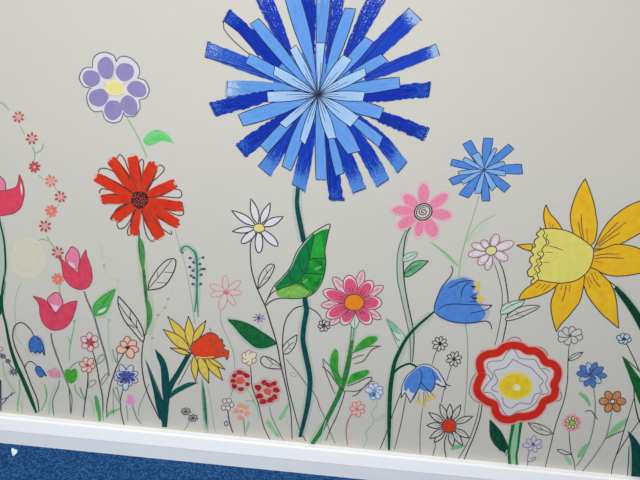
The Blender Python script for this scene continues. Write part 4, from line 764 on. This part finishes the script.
small(t, 570, 335.4, 13.2, 8, WALL, GREYINK, w=0.9, ph=0.25, pw=0.8, ry=0.68, kind='c', r0=1.2); t.p('flower_center').f(GREYINK, ell(570, 335.4, 1.2, 1, k=9))
t = Thing('blue_daisy', 'tiny blue-outlined flower beside the dark daffodil stem, right edge', 'flower', (642, 374), 1)
t.p('stem').s(INK, 1.0, "626 343 630 351 635 361 639 370 642 375"); small(t, 624, 338.6, 7.8, 6, paint((190, 200, 214), 0.03), NAVYINK, w=0.9, ph=0.3, ry=0.75); t.p('flower_center').f(NAVYINK, ell(623.8, 338.8, 2.2, 1.5))
t = Thing('cornflower', 'mid-blue ragged daisy above the orange-brown flower, lower right', 'flower', (576, 466), 2)
t.p('stem').s(GREYGRN, 1.2, "593 384 595 399 595.2 408 594.2 422 590 440 583 456 576.4 466"); t.p('leaf', label='soft green brush leaf').s(SOFTG, [2.6, 3.8, 3.2, 2], "579.4 392.6 584 396 587.6 400.6 590 405.6"); t.p('leaf', label='ink curl').s(INK, 0.9, "585 411.6 588 410.4 592 411.4 595 416 597.6 419.4")
t.p('leaf', label='soft green brush leaf').s(paint((112, 182, 126), 0.1), [2, 5, 5.4, 2.4], "587.6 444 584 449 581 453 578 457")
CB = paint((86, 134, 196), 0.08, c2=(58, 104, 176), scale=120); CBL = paint((164, 188, 216), 0.05)
for k in range(10):
    a = k*0.628+0.1; r = (16.5, 14, 15, 14, 13, 14.5, 14.5, 13.5, 14.5, 15)[k]
    q = t.p('petal'); q.fs(CBL if k % 3 == 1 else CB, paint((48, 66, 104), 0.1), 0.8, petal(590.6, 374.4, 590.6+r*math.cos(a), 374.4+r*0.92*math.sin(a), 6.2, 0.5, 'o', k=9)); q.f(paint((52, 92, 164), 0.1), petal(590.6, 374.4, 590.6+r*.6*math.cos(a), 374.4+r*0.55*math.sin(a), 2.6, 0.5, 'p', k=6))
t.p('flower_center').f(paint((34, 52, 96), 0.1), ell(590.2, 374.6, 2.2, 1.8, wob=0.1))
t = Thing('orange_flower', 'orange-brown six-petalled flower with white eye, lower right', 'flower', (582, 471), 2)
t.p('stem').s(GREYGRN, 1.1, "612 410 610 421 607 434 603.6 441.6 597 452 590 462 582 471.4")
q = t.p('leaf', label='soft green leaf with ink edge'); q.f(paint((146, 198, 150), 0.08, c2=(118, 182, 130), scale=80), "607 437.6 610 431 618 422.6 627 417.6 ! 625 424 619 430"); q.s(INK, 0.8, "605 439 614 434.4 624 430")
for x, y in ((608.6, 395.4), (616.6, 395.6), (621, 401.2), (616.4, 407.4), (608.4, 407.6), (603.8, 401.2)):
    a = math.degrees(math.atan2(y-401.4, x-612.4)); t.p('petal').fs(paint((206, 150, 104), 0.08, c2=(184, 116, 72), scale=170, ramp=5.0), paint((104, 58, 34), 0.1), 1.0, ell(x, y, 4.8, 3.6, a))
t.p('flower_center', label='white eye').fs(paint((218, 210, 200), 0.03), paint((104, 58, 34), 0.1), 0.8, ell(612.4, 401.4, 2.2, 2))
t = Thing('mottled_flower', 'pink and yellow-green mottled blossom on an ink stem, lower right', 'flower', (575, 470), 1)
t.p('stem').s(GREYINK, 1.0, "569 430 569.6 440 571 452 574.4 464 575 471"); q = t.p('leaf', label='ink outlined leaf'); q.fs(OFFWH, INK, 0.8, "557 449.4 ! 563 450 572 454.4 ! 565 454.4 560 452.4")
t.p('leaf', label='soft green dab').s(paint((132, 192, 142), 0.1), [2.4, 4, 2.4], "565.6 456 568.6 460 571 465")
for k in range(9):
    a = k*0.698; x, y = 572+6.6*math.cos(a), 422.6+6*math.sin(a); q = t.p('petal'); q.f(paint((222, 150, 170), 0.1), ell(x, y, 3.2, 2.8, wob=0.1)); q.fs(paint((214, 206, 140), 0.1, c2=(190, 200, 110)), paint((96, 46, 56), 0.1), 0.8, ell(572+4.8*math.cos(a), 422.6+4.4*math.sin(a), 2, 1.5, math.degrees(a)))
t.p('flower_center').f(paint((150, 186, 90), 0.1), ell(572, 422.8, 2.6, 2.2))
t = Thing('leaf', 'large dark green leaf reaching in from the right edge under the daffodil stem', 'leaf', (650, 425), 2)
q = t.p('blade'); q.f(paint((26, 104, 52), 0.02, c2=(16, 84, 44), scale=60), "622 356 ! 628 361.6 634 370 641 380 652 400 ! 652 425 ! 641 407 634.6 391 628.6 374 624.6 364"); q.s(GRNINK, 1.0, "622 356 ! 630 362.6 640 372 650 384"); q.s(INK, 1.0, "634 386 634 394 635 404 638 418 641 424")
t = Thing('leaf', 'dark teal pointed leaf in the bottom right corner', 'leaf', (636, 477), 2)
q = t.p('blade'); q.f(paint((12, 82, 70), 0.02, c2=(8, 62, 60), scale=60), "627.6 430.6 ! 633 435.4 638 442 643 450.6 654 470 ! 654 480 ! 631 477.4 ! 631.6 464 631 447"); q.s(WASHT, 2.6, "630 440 630.6 462 630 476")
t = Thing('twig', 'crossing bare ink stems in front of the dark teal leaf, lower right', 'stalk', (611, 476), 1)
t.p('stem').s(INK, 0.9, "634 398 629 414 624 430 620 444 617 453 613 464 611 476"); t.p('stem').s(INK, 0.9, "642 417 635 427 628 436.6 622 446 616.4 455"); t.p('stem').s(INK, 0.9, "634 398 636 408 638.6 418.4 642 424"); t.p('stem').s(INK, 0.9, "629 446 628.4 460 627.4 477")
GROUPS = {'tulip': 'crimson tulips', 'grass_tuft': 'grass blades along the skirting', 'bluebell': 'bluebells', 'sprout': 'thin green sprouts',
          'dotted_flower': 'pair of dark red dabbed flowers', 'ink_daisy': 'pair of tiny white ink daisies', 'small_flower': 'small flowers below the tulip leaf',
          'fuzzy_flower': 'fuzzy pink flowers', 'faint_vine': 'faint vines', 'outline_daisy': 'outlined daisies', 'white_daisy': 'white daisies',
          'blue_daisy': 'tiny blue daisies', 'leaf': 'dark leaves at the right edge', 'twig': 'bare twigs', 'sprig': 'thin sprigs'}
for th in THINGS:
    kind = th.obj.name.split('.')[0]
    if kind in GROUPS and sum(o.obj.name.split('.')[0] == kind for o in THINGS) > 1: th.obj['group'] = GROUPS[kind]
for th in THINGS:
    for pt in th.parts:
        if pt.parent is None: pt.build()
    for pt in th.parts:
        if pt.parent is not None: pt.build()

# ================================================================== the room
def mesh_obj(name, verts, faces, mats, kind='structure', smooth=False, parent=None):
    me = bpy.data.meshes.new(name); me.from_pydata(verts, [], faces)
    for m in mats: me.materials.append(m)
    me.update()
    o = bpy.data.objects.new(name, me); COL.objects.link(o)
    if kind: o['kind'] = kind
    if parent: o.parent = parent
    return o
def box(x0, x1, y0, y1, z0, z1):
    v = [(x, y, z) for x in (x0, x1) for y in (y0, y1) for z in (z0, z1)]
    return v, [(0, 1, 3, 2), (4, 6, 7, 5), (0, 4, 5, 1), (2, 3, 7, 6), (0, 2, 6, 4), (1, 5, 7, 3)]
v, f = box(-2.6, 2.6, 0, 0.12, 0, 2.6)
wall = mesh_obj('wall_back', v, f, [WALL])
# faint seams in the wall lining
SEAM = paint((202, 201, 193), 0.02)
def seam(s):
    P = curve(n(s)); vv = []; ff = []
    for i, (x, y) in enumerate(P):
        for dy in (-0.45, 0.0, 0.45):
            X, Z = W(x, y+dy); vv.append((X, -2e-5 - (9e-5 if dy == 0 else 0), Z))
        if i:
            a = 3*(i-1); ff += [(a, a+1, a+4, a+3), (a+1, a+2, a+5, a+4)]
    mesh_obj('lining_seam', vv, ff, [SEAM], None, parent=wall)
seam("-30 60 0 59.5 30 60.4 60 59.6 76 57 90 51.5")
seam("428 87 470 88 520 88.6 580 88 668 90")

# skirting board: heights from visible edges; upper slope and lower undercut shaped for brightness
zt = EYE + drop(320, 444.8, 0.0)
T = LEDGE
z_break = EYE + drop(320, 462.6, T+0.006)
m_sk, nt, b = base_mat('white_gloss', 0.32, 0.4)
nz = pos_noise(nt, 14, 3)
nt.links.new(mix_col(nt, nz, (0.92, 0.93, 0.95), (0.88, 0.91, 0.95)), b.inputs['Base Color'])
prof = [(0.0, zt), (-T*0.8, zt-0.0004), (-T*0.93, zt-0.0022), (-T, zt-0.006), (-T-0.006, z_break+0.003), (-T-0.006, z_break+0.0005), (-T-0.0045, z_break-0.0005), (-T+0.002, 0.002), (-T+0.002, 0.0), (0.0, 0.0)]
vv = [(x, y, z) for x in (-2.6, 2.6) for y, z in prof]; N = len(prof)
ff = [(i, i+1, N+i+1, N+i) for i in range(N-1)] + [tuple(range(N))[::-1], tuple(range(N, 2*N))]
mesh_obj('baseboard_back', vv, ff, [m_sk])

# carpet
m_c, nt, b = base_mat('blue_carpet', 0.95, 0.05)
tc = nt.nodes.new('ShaderNodeNewGeometry')
vo = nt.nodes.new('ShaderNodeTexVoronoi'); vo.inputs['Scale'].default_value = 130; nt.links.new(tc.outputs['Position'], vo.inputs['Vector'])
fl = math_node(nt, 'MULTIPLY', math_node(nt, 'SUBTRACT', 0.55, vo.outputs['Distance']), 2.4, True)
c1 = mix_col(nt, fl, alb((20, 56, 104)), alb((72, 132, 186)))
big = math_node(nt, 'ADD', math_node(nt, 'MULTIPLY', math_node(nt, 'SUBTRACT', pos_noise(nt, 70, 4, 0.7), 0.5), 3.0), 0.5, True)
c2 = mix_col(nt, math_node(nt, 'MULTIPLY', big, 0.5), c1, alb((44, 96, 158)))
nt.links.new(c2, b.inputs['Base Color'])
bp = nt.nodes.new('ShaderNodeBump'); bp.inputs['Strength'].default_value = 0.6; bp.inputs['Distance'].default_value = 0.004
nt.links.new(fl, bp.inputs['Height']); nt.links.new(bp.outputs[0], b.inputs['Normal'])
v, f = box(-2.6, 2.6, -4.0, 0.12, -0.05, 0)
mesh_obj('floor', v, f, [m_c])

# scrap of white paper on the carpet
def floor_pt(px, py):
    d = ray(px, py); s = -EYE/d.z
    return d.x*s, -DIST + d.y*s
outl = curve(n("11.2 449.8 12.2 449.2 13.4 449.6 14.4 450.6 16.4 450.8 17.4 451.6 16.8 453 15.4 454.2 13.6 455.6 12.6 455.8 12.0 453.8 11.4 451.6"), True, 3)
top = [floor_pt(*q) for q in outl]; Nn = len(top)
cx = sum(p[0] for p in top)/Nn; cy = sum(p[1] for p in top)/Nn
vv = [(x-cx, y-cy, 0.0035+0.003*math.sin(7*i/Nn)) for i, (x, y) in enumerate(top)] + [(x-cx, y-cy, 0.0012) for x, y in top]
ff = [tuple(range(Nn)), tuple(range(Nn, 2*Nn))[::-1]] + [(i, Nn+i, Nn+(i+1) % Nn, (i+1) % Nn) for i in range(Nn)]
sc = mesh_obj('paper_scrap', vv, ff, [paint((222, 234, 246), 0.02)], None)
sc.location = (cx, cy, -0.001); sc['label'] = 'torn scrap of white paper lying on the blue carpet'; sc['category'] = 'paper'

# ------------------------------------------------------------------ light
w = bpy.data.worlds.new('room_light'); S.world = w; w.use_nodes = True
w.node_tree.nodes['Background'].inputs[0].default_value = (1.0, 0.99, 0.96, 1); w.node_tree.nodes['Background'].inputs[1].default_value = 0.74
def area(name, loc, target, size, power, col):
    l = bpy.data.lights.new(name, 'AREA'); l.shape = 'RECTANGLE'; l.size, l.size_y = size; l.energy = power; l.color = col
    o = bpy.data.objects.new(name, l); COL.objects.link(o); o.location = loc
    o.rotation_euler = (Vector(target)-Vector(loc)).to_track_quat('-Z', 'Y').to_euler()
    return o
area('ceiling_light', (0.05, -1.6, 2.55), (0.05, -1.5, 0.0), (1.6, 0.6), 26, (1.0, 0.985, 0.94))
area('fill_light', (-0.8, -3.0, 1.9), (-0.3, 0, 0.1), (1.4, 1.2), 40, (1.0, 0.99, 0.95))  # added fill lamp with no known window behind it, brightens the wall
S.view_settings.view_transform = 'Standard'; S.view_settings.look = 'None'
S.view_settings.exposure = 0.0; S.view_settings.gamma = 1.0; S.view_settings.use_curve_mapping = False
